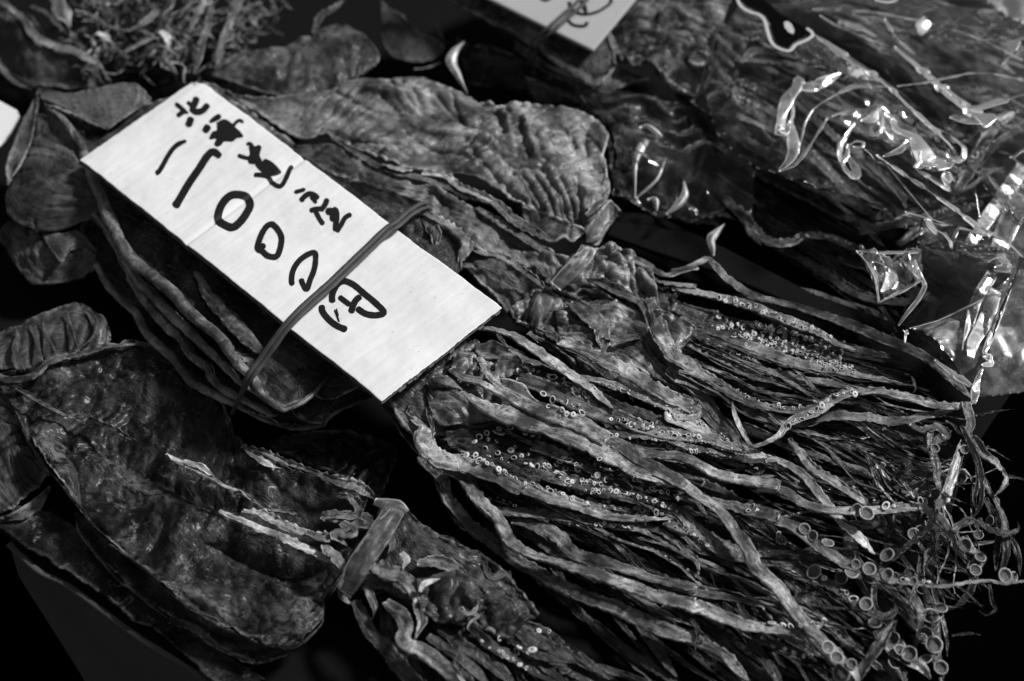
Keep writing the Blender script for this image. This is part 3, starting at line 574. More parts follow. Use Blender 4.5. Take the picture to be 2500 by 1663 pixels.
A(s3, "t9 150,1120 230,1190 320,1280", [8, 10, 4], [33, 34, 32], M_ARMD, seed=98)
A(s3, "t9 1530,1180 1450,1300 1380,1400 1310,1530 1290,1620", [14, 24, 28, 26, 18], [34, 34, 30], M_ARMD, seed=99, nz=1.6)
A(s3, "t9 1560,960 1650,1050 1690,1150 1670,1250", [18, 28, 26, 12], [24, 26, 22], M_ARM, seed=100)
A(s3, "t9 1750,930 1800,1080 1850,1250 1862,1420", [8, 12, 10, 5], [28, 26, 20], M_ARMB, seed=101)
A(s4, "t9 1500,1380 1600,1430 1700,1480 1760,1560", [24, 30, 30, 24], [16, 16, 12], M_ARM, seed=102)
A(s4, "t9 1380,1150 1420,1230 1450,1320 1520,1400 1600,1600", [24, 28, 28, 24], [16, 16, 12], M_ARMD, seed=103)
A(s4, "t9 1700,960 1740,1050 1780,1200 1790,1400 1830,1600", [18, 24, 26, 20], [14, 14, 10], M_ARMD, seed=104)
# tangled tips at the right
for k, (p, w_, h_, mt) in enumerate((
    ("t9 1970,40 1900,230 1850,370 1800,450 1790,520", [16, 24, 28, 30, 20], [54, 52, 48], M_ARM),
    ("t9 1790,470 1780,540 1700,640 1600,720 1500,800 1420,850", [14, 18, 20, 20, 16], [50, 46, 44], M_ARMB),
    ("t9 1750,-20 1745,60 1780,150 1800,280 1850,370 1980,440", [20, 22, 24, 18, 10, 4], [58, 56, 52], M_ARMB),
    ("t9 1790,500 1870,600 1930,720", [20, 22, 14], [48, 46, 42], M_ARM),
    ("t9 1780,480 1760,400 1740,480 1690,560 1660,660 1720,760 1710,900", [6, 10, 12, 12, 10, 5], [42, 40, 36], M_ARMB),
    ("t9 1950,-60 2050,150 2085,300 2070,450 2000,560", [10, 16, 16, 12, 8], [58, 56, 50], M_ARMB),
    ("t9 2010,20 2080,110 2170,180 2235,270 2210,340 2160,390", [26, 28, 22, 12, 14, 8], [55, 54, 50], M_ARM),
    ("t9 2235,270 2300,272 2420,300", [8, 8, 5], [52, 51], M_ARMD),
    ("t9 2060,200 2110,320 2170,430 2235,600 2225,800 2190,900", [12, 16, 18, 20, 18, 14], [50, 46, 40, 34], M_ARMD),
    ("t9 2050,540 2150,600 2270,625 2320,600 2310,555", [14, 16, 14, 10, 5], [46, 45, 43], M_ARMD),
    ("t9 1900,620 1930,570 2000,545 2040,560 2080,640", [16, 18, 18, 14, 10], [50, 50, 46], M_ARMD),
    ("t9 1960,650 2000,730 2080,780 2020,860 2010,940", [24, 28, 30, 28, 18], [30, 30, 26], M_ARM),
    ("t9 2030,50 2060,250 2040,400 2060,520", [10, 12, 12, 8], [40, 38, 32], M_ARMD),
    ("t9 2100,400 2180,560 2190,700 2170,870", [12, 20, 20, 12], [26, 24, 20], M_ARMD),
    ("t9 2250,640 2310,740 2330,900", [14, 16, 8], [20, 18, 14], M_ARMD),
    ("t9 1460,200 1530,170 1590,160 1620,195 1590,235 1550,240 1580,300 1640,380 1680,430", [5, 8, 12, 14, 12, 12, 14, 16, 12], [56, 60, 60, 52, 46], M_ARMB),
    ("t9 1650,350 1680,410 1720,440", [10, 14, 8], [48, 48], M_ARMD),
    ("t9 2130,950 2150,1060 2170,1110 2110,1145 2060,1120", [6, 8, 8, 8, 4], [24, 20, 16], M_ARMD),
    ("t9 1890,1280 1980,1265 2075,1275", [6, 9, 7], [10, 10], M_ARMD),
    ("t9 860,1070 960,1010 1040,980", [10, 20, 14], [28, 30], M_ARMD),
    ("t9 1240,560 1350,580 1450,570 1520,600", [14, 20, 18, 10], [26, 28], M_ARMD),
    ("t9 1580,540 1640,640 1690,720 1720,830 1700,900", [8, 12, 12, 8], [36, 32, 28], M_ARMB),
    ("t9 2050,900 2000,1000 1940,1080 1860,1120", [14, 18, 14, 8], [20, 18, 14], M_ARMD),
    ("t9 1300,1250 1350,1320 1390,1380", [12, 16, 12], [12, 12], M_ARMD))):
    A((s1, s2, s3)[k % 3], p, w_, h_, mt, name='tentacle', seed=120 + k, twn=.7, nz=1.3, wob=1.3)
# hidden depth of the stack: arms of the lower squid filling the gaps
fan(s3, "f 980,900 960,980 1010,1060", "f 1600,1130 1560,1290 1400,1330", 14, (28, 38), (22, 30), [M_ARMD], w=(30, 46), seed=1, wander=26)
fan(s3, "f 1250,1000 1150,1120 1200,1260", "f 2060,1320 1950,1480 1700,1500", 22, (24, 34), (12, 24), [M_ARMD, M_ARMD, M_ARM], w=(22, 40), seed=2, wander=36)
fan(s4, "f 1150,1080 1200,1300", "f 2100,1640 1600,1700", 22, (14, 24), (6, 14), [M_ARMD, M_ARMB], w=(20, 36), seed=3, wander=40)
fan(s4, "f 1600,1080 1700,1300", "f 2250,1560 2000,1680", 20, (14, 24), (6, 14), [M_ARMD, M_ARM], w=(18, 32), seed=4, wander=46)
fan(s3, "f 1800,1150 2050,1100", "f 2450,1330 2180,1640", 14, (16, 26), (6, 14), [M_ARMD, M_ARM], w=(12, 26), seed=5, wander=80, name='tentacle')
fan(s2, "u1 400,640 500,560 700,520", "u1 700,1000 800,1050", 7, (44, 48), (40, 44), [M_ARM], w=(24, 44), wend=(14, 20), seed=6, wander=18)
fan(s3, "u1 1600,60 1900,120", "f 1980,1180 2080,1250", 10, (36, 42), (26, 34), [M_ARMD, M_ARM], w=(26, 40), seed=7, wander=26)

fan(s2, "f 1250,980 1150,1150", "f 2150,1250 1900,1500", 16, (42, 50), (28, 40), [M_ARM, M_ARMD], w=(7, 14), wend=(3, 5), seed=51, wander=60)
fan(s3, "f 1500,1050 1400,1300", "f 2350,1350 2000,1620", 18, (34, 44), (22, 34), [M_ARM, M_ARMD], w=(6, 14), wend=(2, 5), seed=52, wander=80)
fan(s1, "f 2050,1060 2200,1180", "f 2440,1180 2420,1450 2250,1560", 16, (36, 50), (16, 30), [M_ARM, M_ARMD, M_ARMB], w=(5, 11), wend=(2, 4), seed=53, wander=110, name='tentacle')

# ================================================================== squid: bundle behind, tied with a tape strap
G2 = "dried squid of the strapped bundle behind the price card"
d1 = thing("dried_squid", P(1200, 420, 20), "broad wrinkled dried squid behind the front card, tied at the neck with pale tape", "dried squid", G2)
d2 = thing("dried_squid", P(1150, 480, 8), "dried squid underneath the broad wrinkled one, blurred fin showing above the card's corner", "dried squid", G2)
sheet("mantle", "t1 1290,520 1500,600 1700,620 2050,590 2200,560 t2 100,540 200,515 380,520 600,505 850,600 1000,680 1250,665 1500,690 1700,760 1790,860 1765,1000 1800,1200 1780,1290 1700,1400 1640,1490",
      "t1 1300,540 1600,700 1900,900 t2 -20,880 150,960 350,1030 500,1080 700,1110 950,1150 1100,1240 1250,1330 1400,1400 1640,1490",
      [44, 48, 52, 54, 52, 46], [42, 46, 48, 48, 44], M_MANL, d1, thick=1.6, crown=3, nz=2.8, nf=26, wr=((1.2, 110, 24, 'b'),), curl=1.0, rimk=.4, seed=61, rag=1.2, cr=[("t2 400,560 470,640 540,700 620,760 700,790", -4.2, 1.7), ("t2 340,650 420,720 500,790 600,850", -4.2, 1.7), ("t2 800,650 830,760 870,840 960,870 980,800", -4.2, 1.7), ("t2 700,640 760,720 820,800 870,850", -4.2, 1.7), ("t2 1140,740 1170,850 1200,950 1220,1020", -4.2, 1.7), ("t2 1220,830 1260,950 1300,1050 1380,1120", -4.2, 1.7), ("t2 1290,860 1340,960 1360,1060 1460,1130", -4.2, 1.7), ("t2 880,920 940,1020 1020,1100 1100,1180", -4.2, 1.7), ("t2 1000,880 1080,960 1120,1040 1180,1100 1300,1130 1400,1150", -4.2, 1.7), ("t2 1180,1140 1250,1220 1300,1300 1370,1380", -4.2, 1.7), ("t2 1300,1150 1380,1240 1440,1350 1480,1430", -4.2, 1.7), ("t2 1400,1170 1480,1270 1530,1380 1550,1450", -4.2, 1.7), ("t2 1480,1180 1540,1290 1580,1400", -4.2, 1.7), ("t2 1620,860 1700,940 1750,1010", -4.2, 1.7), ("t2 1500,870 1540,900 1580,980", -4.2, 1.7), ("t2 1590,1200 1610,1300 1620,1420", -4.2, 1.7), ("t2 60,600 200,700 330,760", -4.2, 1.7), ("t2 500,880 620,960 760,1010 900,1040", -4.2, 1.7), ("t2 150,920 300,950 450,960", -4.2, 1.7), ("t2 480,560 560,640 600,720", -4.2, 1.7), ("t2 1060,720 1090,800 1130,900", -4.2, 1.7), ("t2 1080,1150 1180,1260 1260,1310", -4.2, 1.7), ("t2 1240,1160 1320,1270 1380,1370", -4.2, 1.7), ("t2 1350,1130 1430,1220 1500,1380", -4.2, 1.7), ("t2 1700,800 1640,900 1660,1040", -4.2, 1.7), ("t2 1010,710 1080,760 1140,800 1150,850 1200,980", 3.4, 2.4), ("t2 1240,780 1280,900 1310,1000 1340,1080", 3.4, 2.4), ("t2 1600,1230 1660,1280 1760,1210", 3.4, 2.4), ("t2 500,800 650,870 800,900 1000,930 1100,1000", 3.4, 2.4), ("t2 1650,1280 1640,1380", 3.4, 2.4), ("t2 460,640 500,700 560,740", 3.4, 2.4), ("t2 250,620 400,640 520,600", 3.4, 2.4)], pale=[("t2 1550,900 1600,1050 1650,1250", 9, .5), ("t2 1250,780 1400,900 1450,1000", 6, .4), ("t2 560,580 620,640", 5, .4), ("t2 850,880 1000,950", 6, .4)])
sheet("mantle", "t1 1310,550 1600,730 1900,930 t2 0,930 250,1060 450,1150 700,1230 950,1340 1150,1450 1300,1560 t5 1420,300 1540,360",
      "t1 1300,560 1700,950 2000,1130 t2 0,1120 300,1230 600,1330 t5 700,120 900,280 1100,330 1250,420 1400,520 1450,560",
      [44, 47, 48, 45], [44, 46, 45, 42], M_MAN, d1, thick=1.6, crown=5, nz=3.2, wr=((2.0, 20, 130, 'b'), (1.2, 90, 30, 'b')), curl=1.2, seed=62, rag=2)
for k, (p, w_, h_, mt) in enumerate((
    ("t2 30,880 150,960 300,1050 450,1110 600,1140 800,1220 950,1290", [12, 18, 18, 16, 14], [50, 52, 52], M_MANL),
    ("t2 600,1110 750,1130 850,1200 1000,1270 1150,1340", [10, 20, 26, 20], [52, 53, 51], M_PALE),
    ("t2 900,1260 1050,1290 1200,1420 1350,1500 t5 1450,240", [16, 30, 30, 22], [52, 53, 49], M_MANL),
    ("t2 950,1330 1100,1420 1220,1500 1330,1568 t5 1400,320", [16, 26, 26, 18], [50, 51, 48], M_MANL),
    ("t2 350,1050 500,1090 560,1080", [8, 16, 8], [54, 54], M_PALE),
    ("t5 890,270 1000,310 1120,340 1230,410 1330,480 1400,560", [8, 16, 18, 18, 14], [50, 51, 48], M_MANL),
    ("t5 1300,370 1360,400 1400,450 1440,500", [10, 24, 22, 10], [50, 50], M_MAN),
    ("t2 1650,1380 1720,1310 1790,1240", [10, 24, 10], [55, 54], M_MANL))):
    A(d1, p, w_, h_, mt, name='mantle_fold', seed=200 + k, twn=.2, nz=1.5)
sheet("mantle_flap", "t2 1240,1330 1350,1360 1500,1420 1640,1480", "t2 1250,1400 1400,1568 t5 1500,230 1560,260 1620,200", [52, 52, 50], [47, 47, 46], M_MANL, d1, thick=1.2, crown=3, nz=1.5, wr=((1, 60, 60, 'b'),), seed=64)
sheet("mantle_flap", "t2 1640,1480 1780,1300 1830,1310 1870,1350", "t2 1640,1568 1700,1568 1780,1480 1820,1400", [44, 42, 42], [36, 36, 38], M_MAN, d2, thick=1.2, crown=3, nz=1.2, seed=65)
sheet("mantle_flap", "t5 1640,150 1720,80 1820,20 1860,60", "t5 1650,270 1720,280 1780,180 1850,80", [40, 38, 38], [32, 32, 34], M_MAN, d2, thick=1.2, crown=2, seed=66)
sheet("mantle", "t5 860,250 1000,310 1120,345 1230,415 1330,490 1420,570", "t5 860,420 960,520 1080,640 1150,720 1250,760 1340,740", [40, 42, 44], [34, 34, 36], M_MAN, d2, thick=1.6, crown=3, nz=3, wr=((1.6, 30, 90, 'b'),), seed=163)
sheet("web", "t5 1430,590 1650,640 1850,640 2050,740 2120,850 2230,960", "t5 1480,880 1700,950 1900,1040 2100,1130 2250,1200", [42, 42, 40], [40, 40, 38], M_ARM, d2, thick=1.4, crown=3, nz=3.5, nf=34, wr=((3, 16, 170, 'b'),), seed=164, rimpale=.4)
sheet("web", "t5 1700,420 1900,380 2080,470 2250,560 t6 60,620", "t5 1500,560 1700,620 1900,660 2080,760 2200,820", [42, 42, 40], [44, 42, 40], M_ARMD, d1, thick=1.4, crown=3, nz=3.5, nf=34, wr=((3, 20, 120, 'b'),), seed=165)
# fins behind (out of focus)
sheet("fin", "t1 1400,390 1600,370 1750,330 1950,250 2060,190 2150,170 2230,200 2300,230", "t1 1350,500 1600,590 1850,640 2100,600 2250,560 2290,480 2310,350", [34, 36, 34], [34, 36, 34], M_FIN, d2, thick=1, crown=5, nz=3, wr=((1.5, 60, 60, 'b'),), seed=67)
sheet("fin", "t2 110,170 220,230 280,290 330,370 300,430", "t2 60,500 150,510 220,490 290,440", [32, 32, 30], [32, 32, 30], M_FIN, d2, thick=1, crown=3, nz=2, seed=68)
# neck and head lumps after the strap
sheet("head", "t5 1560,350 1750,280 1900,300 1960,350 2050,420", "t5 1430,560 1600,620 1800,560 1950,600 2120,700", [50, 50, 44], [44, 42, 40], M_ARM, d1, thick=2, crown=6, nz=4, wr=((2, 80, 60, 'b'),), seed=69)
sheet("head", "t5 1150,700 1300,560 1430,560 1650,620 1800,720", "t5 1200,760 1400,850 1600,880 1760,950", [40, 40, 38], [38, 36, 34], M_ARM, d2, thick=2, crown=5, nz=4, wr=((2, 80, 60, 'b'),), seed=70)
sheet("web", "t6 0,680 60,700 200,760 250,800", "t6 10,820 60,960 140,960 220,900", [48, 47, 44], [44, 44, 42], M_ARM, d1, thick=1.4, crown=5, nz=3, seed=71)
for k, (p, w_, h_, mt, sq) in enumerate((
    ("t5 1720,330 1850,310 1930,340 2050,400 2160,450 2250,430 2352,400 t6 100,430 200,400 280,370 340,350 420,430 470,480 600,570 850,640 1100,720 1300,790 1420,840 1700,960 1900,1120 2020,1240", [20, 28, 24, 16, 14, 14, 20, 24, 22, 26, 30, 30, 28, 26, 24, 20], [50, 50, 48, 48, 46, 46, 48, 50], M_ARM, d1),
    ("t5 1650,450 1750,500 1850,560 1950,600 2020,660 2080,780 2130,880 2200,970 2352,1060", [30, 28, 26, 30, 34, 30], [48, 48, 46, 46], M_ARM, d1),
    ("t5 2080,480 2200,510 2352,520 t6 120,530 250,560 400,590 600,650 800,730 1000,800 1150,880 1300,940", [10, 16, 18, 24, 30, 32, 28, 20, 12], [48, 46, 44, 42], M_ARM, d1),
    ("t6 250,800 400,830 560,890 750,960 900,1010 1150,1060 1400,1110 1580,1140", [14, 32, 36, 34, 28, 20, 10], [46, 46, 44, 42], M_ARM, d1),
    ("t6 210,900 350,930 500,1000 700,1080 900,1120 1150,1150 1430,1190", [16, 32, 38, 36, 28, 18, 8], [42, 43, 42, 38], M_ARM, d1),
    ("t5 2050,600 2100,720 2130,840 t6 0,780 60,880 130,980 300,1080 450,1180 600,1260 800,1310 950,1310 1100,1260 1200,1210 1400,1190 1550,1220 1750,1270 1900,1290 2000,1270 2040,1260", [26, 34, 40, 44, 40, 32, 28, 24, 22, 22, 26, 26, 26, 24, 22, 18], [48, 50, 50, 48, 48, 50, 52, 52, 50], M_ARML, d1),
    ("t6 480,1230 600,1310 750,1370 900,1400 1100,1350 1350,1360 1550,1390 1750,1340 1950,1300", [14, 24, 28, 28, 30, 30, 26, 20, 14], [44, 44, 46, 48], M_ARM, d1),
    ("t6 1300,1190 1150,1240 1000,1330 850,1400 780,1480 700,1520 620,1535 570,1480 510,1350 490,1230", [14, 26, 28, 26, 20, 14, 10, 14, 12, 3], [53, 52, 50, 48, 47], M_PALE, d1),
    ("t6 1980,1260 2010,1400 1995,1480 2070,1568 t9 2060,80", [22, 26, 22, 24, 20], [52, 54, 52], M_ARM, d1),
    ("t5 2230,960 2352,1090 t6 100,1080 200,1150 320,1260 400,1370 500,1480 560,1568", [26, 34, 38, 36, 30, 22], [42, 42, 40, 38], M_ARM, d2),
    ("t5 1900,1040 2050,1150 2200,1230 2352,1290 t6 150,1240 300,1330 400,1420 500,1530", [20, 30, 30, 28, 24, 16], [46, 46, 44, 42], M_ARM, d2),
    ("t5 1480,870 1650,940 1850,1040 2050,1150 2200,1240 2352,1330 t6 100,1360 300,1440 450,1540 t9 700,150 780,160", [30, 44, 46, 40, 34, 30, 26], [48, 50, 48, 46, 42], M_ARML, d2),
    ("t5 1600,1100 1850,1160 2050,1240 2250,1330 2352,1380 t9 400,60 600,110 760,150", [14, 24, 26, 24, 24, 24, 14], [46, 48, 46, 42], M_ARML, d2),
    ("t5 1680,1190 1850,1280 2050,1350 2250,1420 2352,1450 t9 250,-20", [14, 22, 26, 24, 18], [44, 44, 42], M_ARMD, d2),
    ("t5 1750,840 1850,860 1950,850 2020,870", [12, 22, 24, 12], [46, 46], M_ARM, d2),
    ("t5 1560,620 1650,700 1740,790 1760,900 1750,960", [40, 50, 54, 40, 18], [46, 46, 42], M_ARM, d2),
    ("t9 700,165 780,160 900,230 1050,380 1150,520 1280,640 1400,760", [16, 20, 24, 26, 26, 28, 22], [44, 44, 38, 34], M_ARML, d1),
    ("t9 850,20 950,150 1050,240 1200,340 1330,430 1400,490", [8, 24, 26, 24, 22, 12], [44, 44, 40, 36], M_ARML, d1),
    ("t9 0,-80 250,20 450,110 620,160 740,150", [20, 26, 26, 20, 10], [46, 44, 44], M_ARMD, d2),
    ("t9 620,170 680,200 660,250 590,270", [10, 16, 16, 8], [40, 40, 38], M_ARMD, d2),
    ("t9 640,290 700,270 780,260", [10, 22, 6], [40, 42], M_ARM, d2),
    ("t6 1850,1380 1900,1400 1930,1440 2000,1500 2060,1568", [6, 7, 7, 7], [58, 56], M_ARMB, d2),
    ("t6 2040,1350 2150,1325 2280,1305", [7, 7, 4], [50, 52], M_ARMB, d2),
    ("t6 1620,1400 1700,1440 1800,1420 1850,1480 1760,1520 1780,1568", [12, 20, 26, 24, 18], [50, 50, 48], M_ARM, d1),
    ("t6 1430,1110 1560,1140 1650,1150 1640,1100 1590,1080", [6, 8, 8, 5], [46, 46], M_ARMD, d1),
    ("t6 1640,1110 1660,1180 1620,1220", [5, 6, 4], [44, 42], M_ARMD, d1),
    ("t9 1150,330 1280,300 1400,350 1490,350 1600,320 1700,290", [12, 12, 12, 14, 12], [38, 40, 40], M_ARMD, d2))):
    A(sq, p, w_, h_, mt, seed=230 + k, twn=.25)
fan(d2, "t6 100,620 200,860", "t6 1700,1060 1500,1200", 18, (30, 40), (26, 38), [M_ARMD], w=(24, 36), seed=11, wander=30)
fan(d2, "t6 300,1150 500,1300", "t6 1900,1420 1500,1700", 16, (22, 32), (16, 28), [M_ARMD, M_ARMB], w=(20, 34), seed=12, wander=40)
fan(d2, "t6 700,1400 900,1600", "f 2330,1150 2180,1300", 18, (20, 32), (16, 26), [M_ARMD, M_ARM], w=(12, 26), seed=13, wander=60)
fan(d2, "t5 1300,780 1500,860", "t5 2352,1500 1800,1568", 10, (34, 40), (34, 38), [M_ARMD], w=(26, 40), seed=14, wander=24)
fan(d1, "f 1600,820 1680,930", "f 2150,960 2050,1010", 12, (40, 44), (36, 42), [M_ARMD], w=(16, 28), seed=15, wander=20)

fan(d1, "f 1700,800 1640,950", "f 2350,1080 2150,1180", 14, (46, 50), (36, 44), [M_ARM, M_ARMD], w=(6, 13), wend=(2, 5), seed=54, wander=50)

# ================================================================== squid: front left bundle
G3 = "dried squid of the strapped bundle at the front left"
e1 = thing("dried_squid", P(450, 1250, 10), "dark blotchy dried squid at the front left, tied at the neck with clear tape", "dried squid", G3)
e2 = thing("dried_squid", P(500, 1350, 3), "dried squid directly below the dark blotchy one, its frayed lower edge showing", "dried squid", G3)
e3 = thing("dried_squid", P(80, 1150, 3), "dried squid at the left border, ribbed grey fins reaching in beside the dark blotchy one", "dried squid")
EA = "t4 -60,1090 60,1080 200,1060 300,1010 560,935 750,905 900,890 1100,960 1400,1160 1700,1300 t7 600,60 1000,100 1500,60 1750,170 2000,260 2200,330 2350,400 t8 230,460 350,560"
EB = "t4 -60,1120 60,1250 130,1400 200,1530 t7 230,100 320,220 500,450 650,650 850,800 1050,970 1250,1130 1500,1260 1700,1335 1850,1362 1945,1315 1950,1308 2045,1210 2060,1130 2070,1062 2076,1055 2140,975 2190,880"
EA = "t4 -60,1090 60,1080 200,1060 300,1010 560,935 750,905 900,890 1060,960 1250,1100 1430,1300 t7 1540,50 1750,170 2000,260 2200,330 2350,400"
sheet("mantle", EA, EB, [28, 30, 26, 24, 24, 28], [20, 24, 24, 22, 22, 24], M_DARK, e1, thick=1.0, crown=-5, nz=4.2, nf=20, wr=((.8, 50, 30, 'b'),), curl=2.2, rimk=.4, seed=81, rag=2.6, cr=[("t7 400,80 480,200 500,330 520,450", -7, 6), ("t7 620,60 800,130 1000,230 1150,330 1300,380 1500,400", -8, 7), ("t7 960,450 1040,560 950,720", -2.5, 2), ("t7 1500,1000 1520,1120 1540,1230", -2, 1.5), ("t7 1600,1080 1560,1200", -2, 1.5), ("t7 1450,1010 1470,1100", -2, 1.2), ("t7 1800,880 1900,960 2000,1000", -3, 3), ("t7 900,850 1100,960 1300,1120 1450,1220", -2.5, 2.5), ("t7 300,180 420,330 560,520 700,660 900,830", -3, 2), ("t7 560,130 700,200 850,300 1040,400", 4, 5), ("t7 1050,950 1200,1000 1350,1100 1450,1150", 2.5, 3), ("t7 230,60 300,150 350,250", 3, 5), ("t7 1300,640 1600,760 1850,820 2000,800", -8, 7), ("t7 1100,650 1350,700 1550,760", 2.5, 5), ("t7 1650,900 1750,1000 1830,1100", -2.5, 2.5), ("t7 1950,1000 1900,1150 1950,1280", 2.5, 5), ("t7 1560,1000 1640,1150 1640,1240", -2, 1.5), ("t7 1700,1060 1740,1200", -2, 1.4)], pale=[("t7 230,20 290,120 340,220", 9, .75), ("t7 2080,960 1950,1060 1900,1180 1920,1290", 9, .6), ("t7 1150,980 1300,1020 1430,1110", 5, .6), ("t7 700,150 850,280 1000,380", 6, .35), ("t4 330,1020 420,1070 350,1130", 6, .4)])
A(e1, EB, [8, 10, 9, 7, 7, 8, 9, 9, 7, 4], [21.5, 25, 25, 23, 23, 24.5], M_DARK, name='rolled_edge', fl=.8, cup=0, twn=.1, seed=281, nz=.7)
A(e1, "t4 -40,1090 60,1120 160,1110 240,1080 300,1020 420,980 560,945 700,910 850,890 950,885", [20, 22, 20, 16, 13, 12, 9, 5], [32, 34, 34, 32, 30], M_MAN, name='rolled_edge', fl=.7, cup=0, twn=.1, seed=282, nz=.7)
for k, (p, w_, h_, mt) in enumerate((
    ("t7 1400,480 1530,540 1700,610 1900,700 2050,770 2150,820", [8, 18, 26, 28, 24, 14], [33, 33, 32], M_PALE),
    ("t7 1540,490 1650,490 1780,560 1950,620 2080,660", [8, 22, 24, 20, 10], [35, 35, 33], M_PALE),
    ("t7 1060,120 1180,170 1300,220 1400,290", [8, 16, 18, 8], [33, 34, 33], M_PALE),
    ("t7 1180,200 1290,250 1390,300 1500,350 1640,440", [4, 9, 10, 8, 4], [34, 34], M_PALE),
    ("t7 1480,330 1600,390 1700,470 1850,500 1970,545", [6, 9, 10, 10, 5], [33, 34], M_MANL),
    ("t7 1540,70 1700,120 1850,180 2000,240 2150,300 2290,340 2400,420", [10, 14, 14, 12, 18, 34, 24], [33, 34, 36], M_MANL),
    ("t7 1560,80 1620,130 1700,180 1790,210", [6, 18, 22, 5], [33, 33], M_PALE),
    ("t7 1950,620 2060,660 2130,650 2200,660", [12, 24, 28, 18], [36, 38, 37], M_MANL),
    ("t7 2060,700 2120,760 2170,820 2190,890", [16, 30, 34, 20], [36, 37, 36], M_MANL),
    ("t7 2180,560 2250,620 t8 60,640 130,700", [22, 30, 34, 20], [38, 39, 38], M_MANL),
    ("t7 2050,520 2200,540 2352,560 t8 130,600", [26, 42, 44, 30], [33, 34, 34], M_MAN),
    ("t7 2150,380 2250,420 2280,500 t8 0,520", [10, 22, 20, 12], [36, 37, 36], M_MANL),
    ("t4 100,1170 200,1220 300,1290 450,1350 600,1420", [8, 14, 14, 10, 6], [32, 33, 32], M_MAN),
    ("t4 560,1370 650,1410 720,1430 800,1480 900,1530", [6, 16, 14, 10, 5], [33, 33, 32], M_MAN))):
    A(e1, p, w_, h_, mt, name='dried_strand', seed=290 + k, twn=.3, nz=1.8, wob=1.6)
sheet("mantle", "t7 480,500 700,600 1000,900 1300,1150 1600,1280 1850,1330 1950,1320", "t7 488,520 500,600 560,690 700,860 900,1030 1080,1170 1200,1220 1300,1290 1450,1390 1650,1470 1760,1440 1850,1380", [14, 15, 14], [10, 11, 10], M_DARK, e2, thick=1.4, crown=1, nz=2, wr=((.8, 60, 60, 'b'),), curl=1.5, seed=82, rag=3)
A(e2, "t7 488,520 500,600 560,690 700,860 900,1030 1080,1170", [5, 8, 9, 9, 9, 14], [12, 13, 12], M_MAN, name='rolled_edge', seed=311, fl=.8, twn=.1, nz=.7)
A(e2, "t7 1080,1180 1180,1200 1280,1260 1340,1310 1420,1370 1550,1430 1660,1460", [18, 24, 20, 14, 12, 8], [13, 13, 12], M_MAN, name='frayed_edge', seed=312, nz=2)
sheet("mantle", "t7 -60,460 250,480 500,600 900,960 1300,1300 1700,1560", "t7 -60,560 0,600 180,735 300,800 450,900 600,990 750,1100 850,1190 980,1240 1200,1430 1420,1640", [6, 6, 6], [4, 4, 4], M_DARK, e2, thick=1.2, crown=0, nz=1.2, seed=83, rag=2, curl=1, rimpale=.4)
sheet("mantle", "t7 1700,60 1850,20 t8 0,-20 150,-10 280,20 400,70 440,120 420,200 400,260 345,400", "t7 1700,80 1900,180 2050,240 2200,310 2330,370 t8 230,370 290,400 340,410", [7, 8, 8], [9, 11, 12], M_DARK, e2, thick=1.6, crown=2, nz=2.4, wr=((1.6, 60, 60, 'b'),), seed=181)
# squid behind left border: ribbed fins
sheet("fin", "t4 -60,860 0,830 60,800 130,780 200,730 300,690 400,655 520,640 600,690 680,760 705,850", "t4 -60,1040 50,1070 150,1070 250,1040 300,1010 400,985 500,960 600,940 680,910 705,870", [24, 27, 28, 26], [24, 25, 26, 24], M_FIN, e3, thick=1.1, crown=6, nz=1.2, wr=((1.7, 120, 14, 'b'), (.4, 300, 60, 'f')), curl=1.6, seed=84)
sheet("fin", "t4 -60,1190 0,1190 60,1260 120,1380 200,1530 t7 260,150 320,240", "t7 -60,500 0,500 60,490 120,440 250,330 290,270 325,250", [16, 18, 18], [8, 8, 12], M_FIN, e3, thick=1.1, crown=4, nz=1.3, wr=((.6, 20, 90, 'b'),), curl=1, seed=85, cr=[('t7 0,60 80,20 190,10', -3, 1.5), ('t7 0,130 100,90 220,90', -3, 1.5), ('t7 0,200 120,150 250,170', -3, 1.5), ('t7 0,290 80,280 160,250', -3, 1.5), ('t4 0,1300 60,1330 110,1370', -3, 1.5), ('t4 0,1400 80,1430 150,1460', -3, 1.5)])
sheet("fin", "t7 0,545 100,500 200,430 290,360 325,340", "t7 10,555 150,560 230,510 270,480 320,350", [9, 9, 10], [5, 5, 6], M_FIN, e3, thick=1, crown=2, nz=.8, seed=86)
for k, (p, w_, h_, mt) in enumerate((
    ("t4 90,780 110,840 90,920 130,1000 160,1060", [8, 10, 14, 10, 8], [33, 33, 31], M_FIN),
    ("t4 190,770 230,880 260,960 280,1030", [5, 8, 8, 5], [33, 34, 32], M_FIN),
    ("t4 270,730 300,850 350,940 370,1000", [5, 8, 8, 5], [34, 35, 32], M_FIN),
    ("t4 420,680 450,780 480,860 510,940", [5, 8, 8, 5], [34, 35, 32], M_FIN),
    ("t4 560,670 620,760 600,840 530,900", [6, 10, 12, 6], [34, 35, 33], M_FIN))):
    A(e3, p, w_, h_, mt, name='fin_rib', seed=320 + k, fl=.6, nz=.6)
